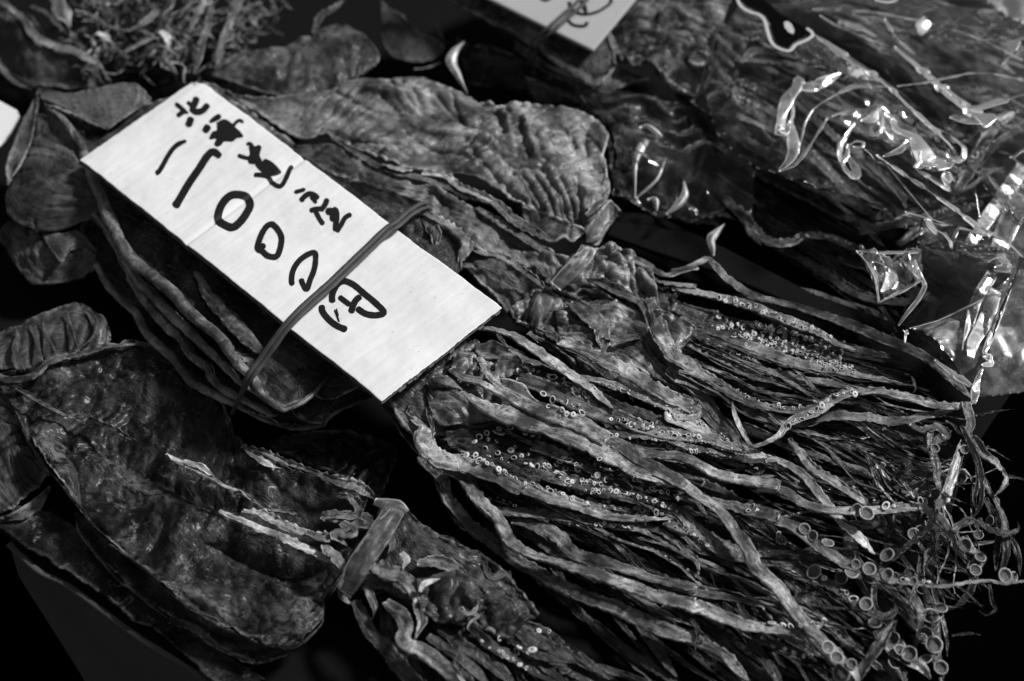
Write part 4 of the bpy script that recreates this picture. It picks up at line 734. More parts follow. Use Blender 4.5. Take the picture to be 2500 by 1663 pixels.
# head and arms after the tape
sheet("head", "t8 350,430 500,480 600,600 800,700 1020,800 1200,960 1350,1150", "t8 200,900 330,980 480,1050 700,1180 900,1230 1150,1330", [34, 33, 30], [30, 30, 28], M_ARMD, e1, thick=2, crown=5, nz=4, wr=((1.8, 16, 90, 'b'),), seed=91)
sheet("web", "t8 560,940 700,900 850,880 950,950 1010,1020", "t8 590,1150 680,1200 760,1220 850,1200 990,1130", [39, 39, 36], [35, 34, 33], M_ARMD, e1, thick=1.2, crown=4, nz=3, nf=40, wr=((1.4, 20, 90, 'b'),), seed=92, rimpale=.4)
sheet("web", "t8 720,1100 850,1050 950,1000 1000,1050", "t8 760,1200 850,1240 900,1200 990,1130", [38, 38, 36], [35, 35, 34], M_ARMD, e1, thick=1.2, crown=3, nz=3, nf=50, wr=((1.2, 20, 90, 'b'),), seed=93)
sheet("web", "t8 950,1000 1100,980 1200,1050 1250,1110", "t8 1000,1130 1100,1190 1150,1200 1240,1150", [34, 34, 32], [31, 31, 30], M_ARMD, e1, thick=1.2, crown=3, nz=3, nf=50, wr=((1.2, 20, 90, 'b'),), seed=94)
for k, (p, w_, h_, mt) in enumerate((
    ("t8 300,830 360,880 450,900 520,960 560,1050 570,1120", [50, 56, 44, 36, 22, 10], [40, 41, 38], M_ARM),
    ("t8 370,1060 400,1090 470,1150 500,1220 480,1300 520,1345 600,1370 700,1450 800,1540 900,1640", [20, 34, 36, 34, 36, 38, 36, 34, 32], [42, 42, 42, 38, 34], M_ARM),
    ("t8 560,1000 580,1100 600,1200 560,1300", [20, 26, 24, 16], [39, 38, 36], M_ARM),
    ("t8 180,1060 230,1170 280,1270 370,1350 440,1450 520,1540 640,1640", [22, 32, 32, 36, 38, 36], [30, 30, 28, 24], M_ARMD),
    ("t8 590,1000 610,960 680,930 720,915", [8, 18, 22, 8], [46, 47, 46], M_PALE),
    ("t8 570,820 680,810 780,840 860,900 920,950", [12, 32, 36, 28, 14], [39, 40, 37], M_ARM),
    ("t8 580,715 640,740 700,790 850,810 1000,800", [10, 22, 20, 18, 8], [38, 38, 36], M_ARM),
    ("t8 480,640 560,640 640,680 780,700 900,760", [16, 34, 38, 30, 16], [34, 34, 32], M_ARMD),
    ("t8 470,750 500,800 480,860", [12, 24, 10], [42, 42], M_PALE),
    ("t8 840,1100 890,1140 940,1120 970,1060", [8, 12, 12, 5], [44, 44], M_PALE),
    ("t8 900,1140 960,1150 900,1210 895,1240", [8, 10, 6], [43, 42], M_PALE),
    ("t8 1000,800 1010,860 1060,910 1150,880 1170,920", [8, 16, 20, 12], [36, 36, 34], M_ARMD),
    ("t8 400,620 420,700 380,760", [20, 30, 14], [38, 38], M_ARMD),
    ("t8 240,960 270,1040 300,1110 290,1180", [14, 20, 16, 6], [36, 36, 33], M_ARM),
    ("t8 900,1220 1000,1310 1080,1370 1150,1400 1280,1480 1400,1580", [16, 30, 32, 28, 24], [32, 32, 28, 22], M_ARMD),
    ("t8 680,1210 780,1270 870,1360 1000,1420 1100,1500 1200,1600", [20, 32, 34, 30, 26], [32, 31, 28, 22], M_ARMD),
    ("t8 640,1280 720,1330 850,1430 950,1520 1040,1620", [20, 28, 28, 24], [34, 32, 28], M_ARMD),
    ("t8 1000,1180 1150,1240 1300,1300 1450,1370 1600,1440 1750,1530", [22, 32, 34, 30, 22], [28, 28, 24, 18], M_ARMD),
    ("t8 1150,1300 1280,1380 1420,1430 1580,1445", [10, 20, 20, 8], [30, 30, 26], M_ARMD),
    ("t8 1350,1300 1500,1350 1650,1450 1800,1560", [14, 24, 24, 18], [22, 22, 18], M_ARMB),
    ("t8 2000,1270 2080,1340 2150,1440 2230,1540", [14, 26, 26, 18], [16, 16, 14], M_ARMD))):
    A(e1, p, w_, h_, mt, seed=340 + k, twn=.4)
fan(e2, "t8 300,1000 800,1150 1100,1100", "t8 700,1700 1500,1700 2000,1700", 34, (18, 26), (8, 18), [M_ARMD, M_ARMB], w=(20, 38), seed=21, wander=34)
fan(e1, "t8 700,1150 1000,1150", "t8 900,1700 1700,1620", 16, (26, 31), (16, 24), [M_ARMD], w=(16, 28), seed=22, wander=30)

# ================================================================== blurred squid at the top left
G4 = "blurred dried squid at the top left"
b1 = thing("dried_squid", P(420, 90, 5), "blurred dried squid at the top left with a tangle of thin curling arms", "dried squid", G4)
b2 = thing("dried_squid", P(100, 130, 5), "blurred smooth grey squid in the top left corner, left of the tangled arms", "dried squid", G4)
sheet("mantle", "t1 -80,-60 100,60 200,130 330,260 500,330 640,420 700,520", "t1 -100,250 0,400 60,500 200,560 300,570 500,590 700,560", [34, 36, 32], [18, 20, 24], M_FIN, b2, thick=1.6, crown=6, nz=4, seed=101)
A(b2, "t1 -40,-20 60,50 140,120 220,230 330,290 450,320 600,400 660,450", [16, 22, 24, 26, 24, 18], [42, 42, 40], M_MANL, name='rolled_edge', seed=401)
A(b2, "t1 200,40 300,90 380,180 500,280 620,400", [14, 22, 22, 12], [38, 38, 36], M_FIN, name='rolled_edge', seed=402)
A(b2, "t1 -20,380 20,450 80,520 200,570", [10, 16, 14, 10], [28, 28], M_MANL, name='rolled_edge', seed=403)
for k, (p, w_, h_, mt) in enumerate((
    ("t1 1310,-20 1280,60 1240,130 1205,210", [12, 22, 22, 12], [48, 50, 46], M_PALE),
    ("t1 1560,-60 1500,80 1450,180 1420,290 1370,440", [12, 20, 24, 20, 12], [48, 48, 42], M_MANL),
    ("t1 1350,40 1330,150 1290,280 1270,380 1235,460", [12, 18, 18, 14], [46, 46, 42], M_MANL),
    ("t1 980,290 1040,360 1130,470", [12, 18, 16], [46, 44], M_MANL),
    ("t1 960,30 990,80 900,160 820,200", [14, 18, 14], [48, 46], M_MANL),
    ("t1 640,-20 670,60 690,180", [12, 18, 12], [46, 44], M_ARM),
    ("t1 340,-30 380,60 420,110 450,170", [26, 46, 44, 16], [52, 52, 50], M_PALE),
    ("t1 1020,200 1060,230 1075,280 1080,320", [14, 24, 20, 12], [52, 52], M_PALE),
    ("t1 620,210 680,240 730,290", [14, 20, 10], [48, 48], M_PALE),
    ("t1 800,330 860,300 960,250 1020,240", [10, 16, 18, 12], [46, 46], M_ARM),
    ("t1 480,70 600,110 750,190 900,200 1000,240", [10, 14, 14, 12], [44, 44], M_ARM),
    ("t1 2000,220 2050,100 2120,60 2200,0", [10, 20, 20, 14], [40, 42], M_MANL),
    ("t1 1800,0 1840,40 1880,60", [10, 16, 10], [40, 40], M_ARM))):
    A(b1, p, w_, h_, mt, name='tentacle', seed=410 + k, twn=.5)
r_ = np.random.default_rng(5)
for k in range(190):
    x, y = r_.uniform(430, 1750), r_.uniform(-60, 460)
    if y > 520 - (x - 500) * .05 and x < 700: continue
    a = r_.normal(2.0, .9); L_ = r_.uniform(120, 420); bend = r_.normal(0, 1.0); pts = []
    for j in range(6):
        t = j / 5; aa = a + bend * t + .5 * math.sin(5 * t + k); pts.append((TILES['t1'][0] + (x + math.cos(aa) * L_ * (t - .5)) * S9, (y + math.sin(aa) * L_ * (t - .5) * .8) * S9))
    A(b1, pts, [r_.uniform(3, 8), r_.uniform(5, 12), r_.uniform(3, 6)], [r_.uniform(12, 44), r_.uniform(14, 46)], (M_ARM, M_ARM, M_ARMD, M_MANL)[int(r_.integers(4))], name='tentacle', twn=.5, res=.003, ns=8, bvh=False)
# a second card, mostly outside the frame on the left
cl = thing("price_card", P(5, 290, 20), "bright white card corner at the left border behind the squid's tail fin", "card")
poly_slab("card_panel", "t1 -200,560 0,640 110,700 130,740 60,860 30,900 -10,935 -200,900", 42, 2.5, M_CARD, cl)

# ================================================================== squid under the second card, top centre
G5 = "dried squid under the second price card at the top"
h1 = thing("dried_squid", P(1250, 60, 15), "blurred dark squid at the top centre, under the second price card", "dried squid", G5)
h2 = thing("dried_squid", P(1000, 90, 5), "lowest squid of the top centre stack, with a plain dark fin in the black gap", "dried squid", G5)
sheet("mantle", "t2 600,-120 900,-60 1200,-60 1600,60 1800,260 1840,420", "t2 560,-60 720,0 860,60 1000,130 1130,190 1280,290 1380,320 1500,430 1620,500 1700,545", [54, 56, 56], [46, 48, 48, 46], M_MAN, h1, thick=2, crown=4, nz=2, seed=111, rimpale=.6)
A(h1, "t2 700,-30 860,30 960,90 1100,160 1200,200 1290,290", [14, 20, 24, 22, 14], [52, 52, 50], M_MAN, name='rolled_edge', seed=441, fl=.7, twn=.1)
A(h1, "t2 1370,310 1450,380 1550,450 1640,510 1700,540 1780,480 1840,420", [16, 22, 24, 24, 20, 12], [50, 49, 50], M_MANL, name='rolled_edge', seed=442, fl=.7, twn=.1)
sheet("mantle", "t2 1200,280 1400,420 1600,520 1720,560 1850,450", "t2 1200,330 1400,470 1550,560 1700,635 1850,590 1950,540 2060,520", [38, 38, 38], [32, 32, 34], M_MAN, h2, thick=1.6, crown=1, nz=2, seed=112)
sheet("fin", "t2 340,20 480,110 560,200 640,240 720,265 745,330", "t2 345,250 400,370 480,400 560,412 640,405 720,370", [26, 28, 26], [20, 20, 22], M_FIN, h2, thick=1.2, crown=3, nz=1, seed=113, rimpale=.5)
A(h2, "t2 550,440 620,435 700,410 730,400", [5, 9, 6], [22, 22], M_MANL, name='rolled_edge', seed=443)
A(h2, "t2 690,120 720,220 770,280", [8, 12, 5], [26, 26], M_FIN, name='rolled_edge', seed=444)
# crumpled head right of the second card
sheet("head", "t2 1960,0 2100,-60 2352,-60 t3 500,-40", "t2 1780,230 1850,380 1950,440 2050,430 2200,560 2352,640", [56, 58, 58], [46, 46, 46], M_MAN, h1, thick=2, crown=6, nz=3.2, nf=24, wr=((2.6, 24, 70, 'b'),), seed=114)

# ================================================================== bagged squid, top right
G6 = "dried squid inside the clear plastic bag"
i1 = thing("dried_squid", P(2000, 260, 15), "dried squid inside the clear plastic bag at the top right, suckers showing through", "dried squid", G6)
i2 = thing("dried_squid", P(1950, 560, 5), "dark dried squid lying lowest at the right, below the bagged squid", "dried squid", G6)
i3 = thing("dried_squid", P(2350, 120, 15), "blurred squid in the far top right corner behind the bagged one", "dried squid", G6)
sheet("head", "t3 0,60 150,40 350,100 450,180 600,280", "t3 0,480 150,560 250,640 400,700 500,560", [52, 54, 50], [42, 42, 42], M_MAN, i1, thick=2, crown=6, nz=3, wr=((2, 24, 70, 'b'),), seed=121)
sheet("head_lump", "t3 210,370 250,345 310,345 350,380", "t3 215,410 250,440 300,440 350,410", [60, 61, 60], [57, 57, 57], M_MANL, i1, thick=2, crown=3, nz=1.5, seed=122)
for k, (p, w_, h_, mt, sq) in enumerate((
    ("t3 240,640 350,700 500,740 650,800 800,850 900,880", [26, 36, 34, 30, 26, 14], [50, 50, 46], M_MANL, i1),
    ("t3 330,430 320,520 280,600 250,650", [22, 24, 30, 22], [56, 54, 50], M_MANL, i1),
    ("t3 150,600 300,800 450,950 650,1090 850,1200 1100,1340 1300,1420 1500,1500", [30, 40, 42, 40, 34, 28, 18], [42, 40, 38, 36], M_ARMD, i1),
    ("t3 450,800 600,920 750,1020 900,1130 1100,1230 1300,1300 1450,1330", [26, 34, 34, 30, 26, 18], [46, 46, 42], M_ARM, i1),
    ("t3 600,700 800,850 950,960 1080,1070 1180,1180 1300,1300", [26, 34, 38, 36, 28, 18], [46, 46, 42], M_ARM, i1),
    ("t3 900,650 1050,800 1250,960 1400,1080 1550,1230 1600,1340", [20, 26, 26, 24, 16], [48, 46, 42], M_ARM, i1),
    ("t3 500,380 700,400 900,430 1100,520 1300,620", [30, 36, 34, 26, 16], [52, 52, 48], M_ARM, i1),
    ("t3 540,400 620,330 760,330 900,380", [16, 24, 24, 16], [56, 56], M_ARM, i1),
    ("t3 1000,400 1150,420 1300,500 1450,650", [30, 44, 40, 24], [50, 50, 46], M_MANL, i1),
    ("t3 1000,560 1150,640 1230,690", [20, 40, 24], [54, 54], M_MANL, i1),
    ("t3 1400,650 1600,750 1800,880 1950,900", [20, 30, 30, 20], [46, 46, 44], M_ARM, i1),
    ("t3 1900,1250 2000,1100 2080,950 2150,820 2300,700", [26, 34, 36, 34, 26], [46, 46, 46], M_ARM, i1),
    ("t3 1900,1200 2050,1050 2200,900 2352,820", [20, 26, 26, 20], [44, 44, 44], M_ARMD, i1),
    ("t3 1300,1480 1500,1440 1700,1400 1900,1350 2100,1300", [22, 30, 32, 30, 22], [40, 40, 42], M_ARM, i1),
    ("t3 1550,1560 1700,1460 1850,1420 2050,1420 2200,1350", [22, 30, 30, 26, 18], [38, 38, 40], M_ARM, i1),
    ("t6 470,0 560,50 620,130 680,210 750,250 880,240 950,200 1100,210 1250,270 1400,330", [14, 22, 26, 28, 32, 30, 30, 30, 28, 18], [30, 30, 28], M_ARM, i2),
    ("t3 360,1180 450,1280 560,1400 620,1500 680,1568", [18, 26, 24, 20], [32, 32, 30], M_ARMD, i2),
    ("t6 800,290 950,360 1100,450 1250,550 1400,610 1600,620 1750,560", [18, 28, 30, 26, 20], [18, 18, 18], M_ARMD, i2),
    ("t6 900,530 1050,570 1200,630 1350,670 1450,720 1530,760", [8, 14, 16, 14, 10], [16, 16, 14], M_ARM, i2),
    ("t6 1160,340 1260,380 1350,410 1500,520", [16, 22, 22, 12], [24, 24], M_ARMD, i2),
    ("t6 1800,200 1900,300 2000,380 2150,430 2300,390 2352,370", [16, 18, 18, 16, 12], [44, 46, 46], M_ARMB, i2),
    ("t3 1430,50 1600,280 1750,380 2000,450 2352,560", [30, 40, 40, 30], [34, 34, 34], M_ARMD, i3),
    ("t3 1500,-40 1700,60 1950,140 2150,260 2352,330", [30, 40, 40, 30], [40, 40, 40], M_ARM, i3),
    ("t3 1000,-60 1150,60 1350,150 1500,260 1700,400", [30, 40, 40, 26], [42, 42, 40], M_ARMD, i3),
    ("t3 1750,240 1900,300 2100,360 2300,470", [20, 26, 26, 20], [40, 40, 38], M_ARM, i3))):
    A(sq, p, w_, h_, mt, seed=460 + k, twn=.4)
fan(i1, "t3 350,480 300,700", "t3 1700,1300 1300,1500", 26, (36, 44), (28, 36), [M_ARMD, M_ARM], w=(20, 34), seed=31, wander=30)
fan(i1, "t3 600,350 500,500", "t3 2200,1000 1800,1400", 22, (36, 44), (30, 38), [M_ARMD, M_ARM], w=(20, 34), seed=32, wander=30)
fan(i2, "t3 300,1000 450,1250", "t6 1900,600 1600,700", 16, (10, 20), (10, 20), [M_ARMB, M_ARMD], w=(24, 40), seed=33, wander=30)
fan(i3, "t3 900,-100 1300,250", "t3 2500,200 2400,800", 26, (22, 34), (22, 34), [M_ARMD, M_ARM], w=(24, 44), seed=34, wander=40)
fan(i1, "t3 1500,1450 1300,1350", "t3 2300,1100 2100,1560", 12, (30, 38), (30, 40), [M_ARMD, M_ARM], w=(14, 26), seed=35, wander=40)

sheet("mantle", "t2 820,300 1100,330 1400,520 1900,600 2200,700 t3 200,640", "t2 900,560 1250,600 1500,640 1760,760 1820,1000 1850,1280 t3 420,1250", [20, 22, 22], [14, 16, 14], M_DARK, i2, thick=1.6, crown=4, nz=3.4, wr=((2.4, 24, 60, 'b'),), seed=301)
sheet("mantle", "t2 1790,900 1950,880 2200,1000 t3 250,960 360,1150", "t2 1800,1200 1950,1290 2200,1380 t3 100,1400 420,1470", [26, 26, 24], [18, 18, 16], M_DARK, i2, thick=1.6, crown=4, nz=3.4, wr=((2.4, 24, 60, 'b'),), seed=302)
# ================================================================== suckers, set on the arms they belong to
ALLV = []; ALLF = []; own = []; base = 0
for V_, F_, o_ in BV:
    ALLV.append(V_); ALLF.append(F_ + base); own += [o_] * len(F_); base += len(V_)
bvh = BVHTree.FromPolygons(np.vstack(ALLV).tolist(), np.vstack(ALLF).tolist())
BLOB = [(.30, -.55), (.70, -.35), (.98, .0), (.92, .28), (.6, .42), (.3, .36), (.12, .22), (0, .2)]
BOWL = [(.35, -.5), (.7, -.32), (1.0, .05), (1.04, .22), (.96, .32), (.82, .26), (.66, .02), (.35, -.12), (0, -.15)]
CUPS = [cup_mesh("sucker", M_SUCK, seed=k, wobble=.14, prof=BLOB if k in (1, 3) else None) for k in range(5)]
BIGC = [cup_mesh("sucker_big", M_SUCKL, seg=20, seed=k + 9, wobble=.05, prof=BOWL) for k in range(3)]
SC = {}; n_suck = 0
rs = np.random.default_rng(8)
def sucker(u, v, rpx, big=False, tilt=.6, lift=.12):
    global n_suck
    d = Vector([float(a) for a in ray(u, v)]).normalized(); hit, nrm, idx, dist_ = bvh.ray_cast(Vector([float(a) for a in CAM]), d)
    if big and (hit is None or not own[idx].name.startswith(('arm', 'tentacle')) or hit.z < .006):     # hangs beside its arm: seat it on the nearest one
        best = None
        for h_ in (12, 20, 28, 36):
            q_ = Vector([float(a) for a in P(u, v, h_)]); r_n = bvh.find_nearest(q_)
            if r_n[0] is not None and own[r_n[2]].name.startswith(('arm', 'tentacle')) and (best is None or r_n[3] < best[3]): best = r_n + (q_,)
        if best is None or best[3] > .007: return
        hit, nrm, idx = best[4], best[1], best[2]
    if hit is None: return
    o = own[idx]; root = o.parent
    if nrm.dot(d) > 0: nrm = -nrm
    if not o.name.startswith(('arm', 'tentacle', 'web', 'head')): return
    key = root.name; SC[key] = SC.get(key, 0) + 1
    if SC[key] > 295: return
    n_suck += 1
    rad = rpx * MPP
    dirv = (nrm * .55 + Vector((float(rs.normal(0, tilt)), float(rs.normal(-.25, tilt)), .75))).normalized()
    me = (BIGC if big else CUPS)[int(rs.integers(3 if big else 5))]
    c = bpy.data.objects.new("sucker", me); sc.collection.objects.link(c); c.parent = o
    org = Vector(ORG[root.name].tolist())
    c.location = hit - org + nrm * rad * lift
    c.rotation_mode = 'QUATERNION'; c.rotation_quaternion = dirv.to_track_quat('Z', 'Y')
    s_ = rad * (float(rs.uniform(1.0, 1.25)) if big else 1.1 * float(rs.uniform(.5, 1.25))); c.scale = (s_, s_, s_ * (.75 if big else .95))
def row(path, spacing, r0, r1=None, jit=2.0, skip=.08, two=0.0, **k):
    r1 = r0 if r1 is None else r1
    p = catmull(np.array([(a, b, 0) for a, b in parse(path)]), 400)[:, :2]; L = np.concatenate([[0], np.cumsum(np.linalg.norm(np.diff(p, axis=0), axis=1))])
    s = 0
    while s < L[-1]:
        t = s / L[-1]; r = r0 + (r1 - r0) * t
        q = np.array([np.interp(s, L, p[:, 0]), np.interp(s, L, p[:, 1])]) + rs.normal(0, jit, 2)
        if rs.uniform() > skip: sucker(q[0], q[1], r * rs.uniform(.7, 1.2), **k)
        if two and rs.uniform() > .25: q2 = q + [two * .3, -two]; sucker(q2[0], q2[1], r * rs.uniform(.6, 1.1), **k)
        s += spacing * (r / r0) * rs.uniform(.75, 1.35)
def dots(tile, pts, r):
    x0, y0, k = TILES[tile]
    for (x, y, *rr) in pts: sucker(x0 + x * k, y0 + y * k, (rr[0] * k if rr else r))
dots('u1', [(1140, 1045), (1225, 1070), (1300, 1090), (1225, 1230), (1315, 1200), (1440, 1180), (1480, 1140), (1540, 1230), (1605, 1215), (1580, 1300), (1640, 1315), (1090, 1100), (1195, 1155),
            (1870, 1320), (1800, 1325), (1855, 1390), (1930, 1385), (1910, 1280), (1950, 1245), (2000, 1280), (2060, 1310), (2100, 1315), (2080, 1360), (1965, 1350), (2220, 1415), (2265, 1415), (2305, 1450), (2245, 1300), (1470, 1245), (1350, 1260),
            (1100, 1220), (1070, 1250), (1130, 1275), (1165, 1275), (1210, 1300), (1260, 1310), (1320, 1360), (1380, 1375), (1395, 1400), (1480, 1445), (1330, 1385), (1010, 1230), (980, 1230),
            (1580, 1015), (1650, 1035), (1710, 1055), (2005, 1155), (1435, 950), (1300, 1005), (1350, 1020), (1210, 1015), (1325, 970),
            (1685, 635), (1750, 640), (1795, 675), (1840, 690), (1965, 715), (2030, 745), (2090, 740), (1920, 705), (1800, 755), (1930, 790), (1970, 830), (2035, 835), (2120, 815),
            (1940, 515), (1985, 548), (2045, 595), (2095, 603), (2140, 630), (2170, 670), (2190, 680), (1510, 410), (1610, 415), (1650, 412), (1700, 425), (1800, 460), (1840, 475)], 7.2)
dots('u2', [(750, 295), (820, 300), (905, 345), (940, 340), (1060, 325), (1055, 355), (1100, 380), (1135, 365), (1140, 340), (1205, 425), (1240, 415), (1290, 415), (1330, 425), (1355, 450), (1400, 440), (1450, 455), (1490, 440), (1590, 460), (1545, 450), (870, 290), (900, 300), (975, 335),
            (750, 445), (805, 445), (930, 470), (1325, 540), (1310, 565), (1390, 570), (1425, 565), (1520, 595), (1565, 598), (1260, 530), (640, 670), (600, 710), (545, 660), (985, 870), (1040, 930), (1075, 945), (1140, 962), (1200, 985), (1250, 1000), (1015, 870),
            (575, 830), (615, 830), (660, 865), (655, 915), (560, 880), (590, 905), (520, 885), (800, 915), (750, 965), (800, 985), (850, 990), (890, 1000), (925, 1010), (1020, 1035), (700, 870), (340, 890), (370, 890), (360, 930),
            (680, 1080), (730, 1080), (485, 985), (590, 1020), (870, 1125), (380, 1050), (505, 1105), (170, 975), (215, 980), (300, 1005), (260, 990), (1100, 1170), (1185, 1178), (1000, 1140), (1060, 1160),
            (350, 1295), (430, 1310), (605, 1300), (650, 1300), (685, 1285), (880, 1320), (920, 1325), (960, 1325), (750, 1310), (780, 1310), (1010, 1325), (2055, 1040), (2085, 1080), (2110, 1120), (2155, 1160)], 6.2)
row("t8 1230,300 1330,330 1450,360 1550,390 1650,430 1780,460 1950,480 2150,500", 13, 5, 3.5)
row("t8 1700,180 1850,240 1950,270 2050,340 2200,390 2300,430", 12, 5, 4, two=5)
row("t8 1500,340 1650,370 1800,350 1950,390 2100,440 2250,490", 11, 5, 3.5, two=6)
row("t8 1300,200 1400,220 1550,290 1680,300 1750,320", 12, 6, 5, two=5)
row("u2 1500,500 1650,520 1800,570 1950,600 2050,620", 9, 3.5, 2.5, two=4)
row("u2 1000,520 1150,520 1300,545 1450,590 1600,600 1750,605", 9, 4, 3)
row("t6 0,1280 100,1330 200,1370 300,1400 420,1470 480,1510", 10, 4, 3)
row("t5 1600,1110 1700,1130 1850,1170 2000,1210 2200,1290 2352,1350", 10, 4, 3)
row("t5 1700,1180 1780,1190 1880,1190 1960,1240", 10, 6, 5)
row("t6 330,860 420,920 540,960 640,1000", 10, 5, 5)
row("t6 500,1170 600,1230 750,1280 900,1290 1050,1240 1180,1205", 11, 4, 4)
for y0, (a, b) in enumerate(((0, 0), (60, 30), (130, 30), (-60, 60))):
    row("t6 %d,%d %d,%d %d,%d %d,%d %d,%d" % (350 + b, 650 + a, 550 + b, 730 + a, 750 + b, 790 + a, 950 + b, 860 + a, 1200 + b, 950 + a), 11, 6, 4, jit=4, two=7)
row("t6 600,850 750,900 900,940 1100,1000 1300,1070", 11, 6, 4, jit=4, two=6)
row("t6 850,1400 950,1350 1050,1290 1180,1210 1300,1190", 15, 7, 7, jit=3)
row("t3 430,580 520,640 620,700 700,760 760,800", 13, 7, 6, two=12)
row("t3 520,520 620,590 720,660 800,740", 13, 7, 6, two=12)
row("t3 700,880 760,940 850,1000 900,1050", 12, 6, 5, two=8)
row("t3 950,950 1030,990 1100,1080 1200,1180", 11, 6, 5)
row("t3 1900,1180 2000,1050 2150,900", 14, 7, 6, two=10)
row("t3 1550,1480 1700,1440 1850,1340 2100,1330", 13, 6, 5, two=8)
row("t6 900,200 1000,190 1150,210 1250,260", 13, 6, 5)
row("t8 1050,400 1150,420 1230,470", 16, 6, 5)
row("t9 0,30 100,60 180,90 260,100 380,130 500,150", 9, 4, 3)
row("t9 20,480 60,530 170,600 250,650 350,720", 10, 4, 3)
row("t9 560,480 620,470 640,490", 14, 6, 5)
row("t9 700,1330 830,1370 920,1400 1000,1420 1050,1440", 22, 5, 5)
row("t9 700,1195 800,1215 900,1215 1000,1200 1080,1180", 14, 7, 6, jit=2)
row("t9 1400,430 1480,450 1550,440 1620,420 1720,425", 13, 8, 8, jit=3, two=6)
row("t9 1450,870 1560,910 1650,925 1740,935", 13, 8, 6, jit=3)
row("t9 1080,910 1150,950 1220,1000 1280,1060", 16, 9, 8, jit=3)
row("t8 1100,1290 1130,1310 1330,1390 1130,1380 1140,1440", 30, 7, 7)
row("t8 880,1240 1000,1330 1150,1420 1300,1500", 22, 6, 5)
row("t8 1350,1250 1420,1250 1480,1260", 18, 7, 6)
row("t9 200,860 60,770", 16, 4, 4)
row("t9 780,640 820,690 860,720", 16, 8, 7)
def bigs(pts):
    x0, y0, k = TILES['t9']
    for x, y, r in pts: sucker(x0 + x * k, y0 + y * k, r * k, big=True, tilt=.3, lift=.5)
bigs([(945, 612, 30), (1012, 642, 30), (1095, 705, 36), (1230, 780, 38), (1275, 832, 26), (1365, 860, 34), (1478, 902, 34), (1530, 905, 26), (1580, 915, 30), (1640, 930, 26),
      (1280, 478, 34), (1340, 503, 38), (1015, 882, 44), (1245, 895, 40), (1190, 890, 34), (1350, 1082, 36), (1480, 780, 36),
      (1742, 1170, 46), (1736, 1266, 48), (1786, 1350, 48), (1745, 1430, 40), (1820, 1490, 42), (1530, 1300, 42), (1620, 1400, 40), (1510, 1468, 40), (1405, 1210, 36), (1190, 1515, 44), (1090, 1365, 34), (1150, 1430, 34), (800, 675, 26),
      (865, 722, 26), (1945, 290, 36), (1865, 875, 24), (2150, 550, 30), (2060, 640, 26), (1980, 710, 36), (2070, 790, 34), (2030, 860, 34), (1690, 1000, 34), (1820, 1110, 30), (1640, 640, 34), (1680, 610, 28), (1790, 590, 30), (1800, 690, 28),
      (1250, 1470, 30), (1700, 1300, 26), (1560, 1380, 34), (1780, 90, 22), (2220, 890, 36), (2270, 905, 30), (1620, 890, 30), (1980, 100, 24)])
bigs([(1370, -20, 24)])

# ================================================================== clear plastic bag at the top right
bag = thing("plastic_bag", P(2050, 300, 40), "clear crumpled plastic bag with glossy folds over the squid at top right", "plastic bag")
def film_sheet(name, a, b, ha, hb, mat, parent, nz=2.0, nf=18, seed=0, crown=8, wr=((2.2, 7, 42, 'f'), (1.0, 12, 26, 'b'))):
    return sheet(name, a, b, ha, hb, mat, parent, thick=.08, crown=crown, nz=nz, nf=nf, wr=wr, curl=0, rimk=0, res=.003, seed=seed, rag=1, rimpale=0)
f1 = film_sheet("film", "t3 560,0 900,150 1200,350 1500,560 1800,820 1960,960", "t3 300,560 420,900 650,1080 1000,1200 1500,1350 1900,1480 2100,1560", [72, 74, 70, 64], [56, 58, 56], M_FILM, bag, seed=131)
f2 = film_sheet("film", "t3 620,-60 1200,-60 1800,-60 2500,-60", "t3 700,80 1000,215 1300,420 1600,650 1900,900 2100,1200 2400,1500", [66, 68, 66], [74, 76, 70, 66], M_FILM, bag, seed=132)
film_sheet("low_film", "t2 1250,480 1500,560 1900,620 2300,680 t3 650,800", "t2 1300,650 1450,670 1600,720 1800,900 1850,1250 t3 100,1380 620,1420", [36, 38, 36], [30, 30, 30], M_FILM, bag, seed=137, nz=3, wr=((4, 20, 40, 'b'),))
f3 = film_sheet("side_film", "t6 1700,80 1900,130 2100,190 2352,330", "t6 1560,780 1750,900 1900,1080 2030,1210", [58, 60, 62], [42, 44, 50], M_FILM, bag, seed=133)
bagw = [("t6 2200,-20 2352,-60 2500,-60 2600,300", "t6 2060,330 2150,380 2250,430 2500,520", [48, 50, 50], [44, 44, 44], M_BAG, 134),
        ("t6 1640,800 1900,680 2180,540 2300,440 2600,350", "t6 2030,1210 2100,1218 2200,1214 2350,1205 2600,1190", [46, 52, 54], [42, 46, 46], M_BAG, 135),
        ("t3 2050,-40 2150,40 2250,110 2400,190", "t3 2200,-120 2350,-120 2450,-120 2600,-100", [70, 70, 70], [72, 72, 72], M_WHITE, 136)]
wb = thing("wrapping", P(2480, 640, 30), "pale translucent wrapping with streaks at the right border, beside the bag's sealed end", "wrapping")
for a_, b_, x_, y_, m_, s_ in bagw: film_sheet("sheet", a_, b_, x_, y_, m_, wb, seed=s_, nz=3)
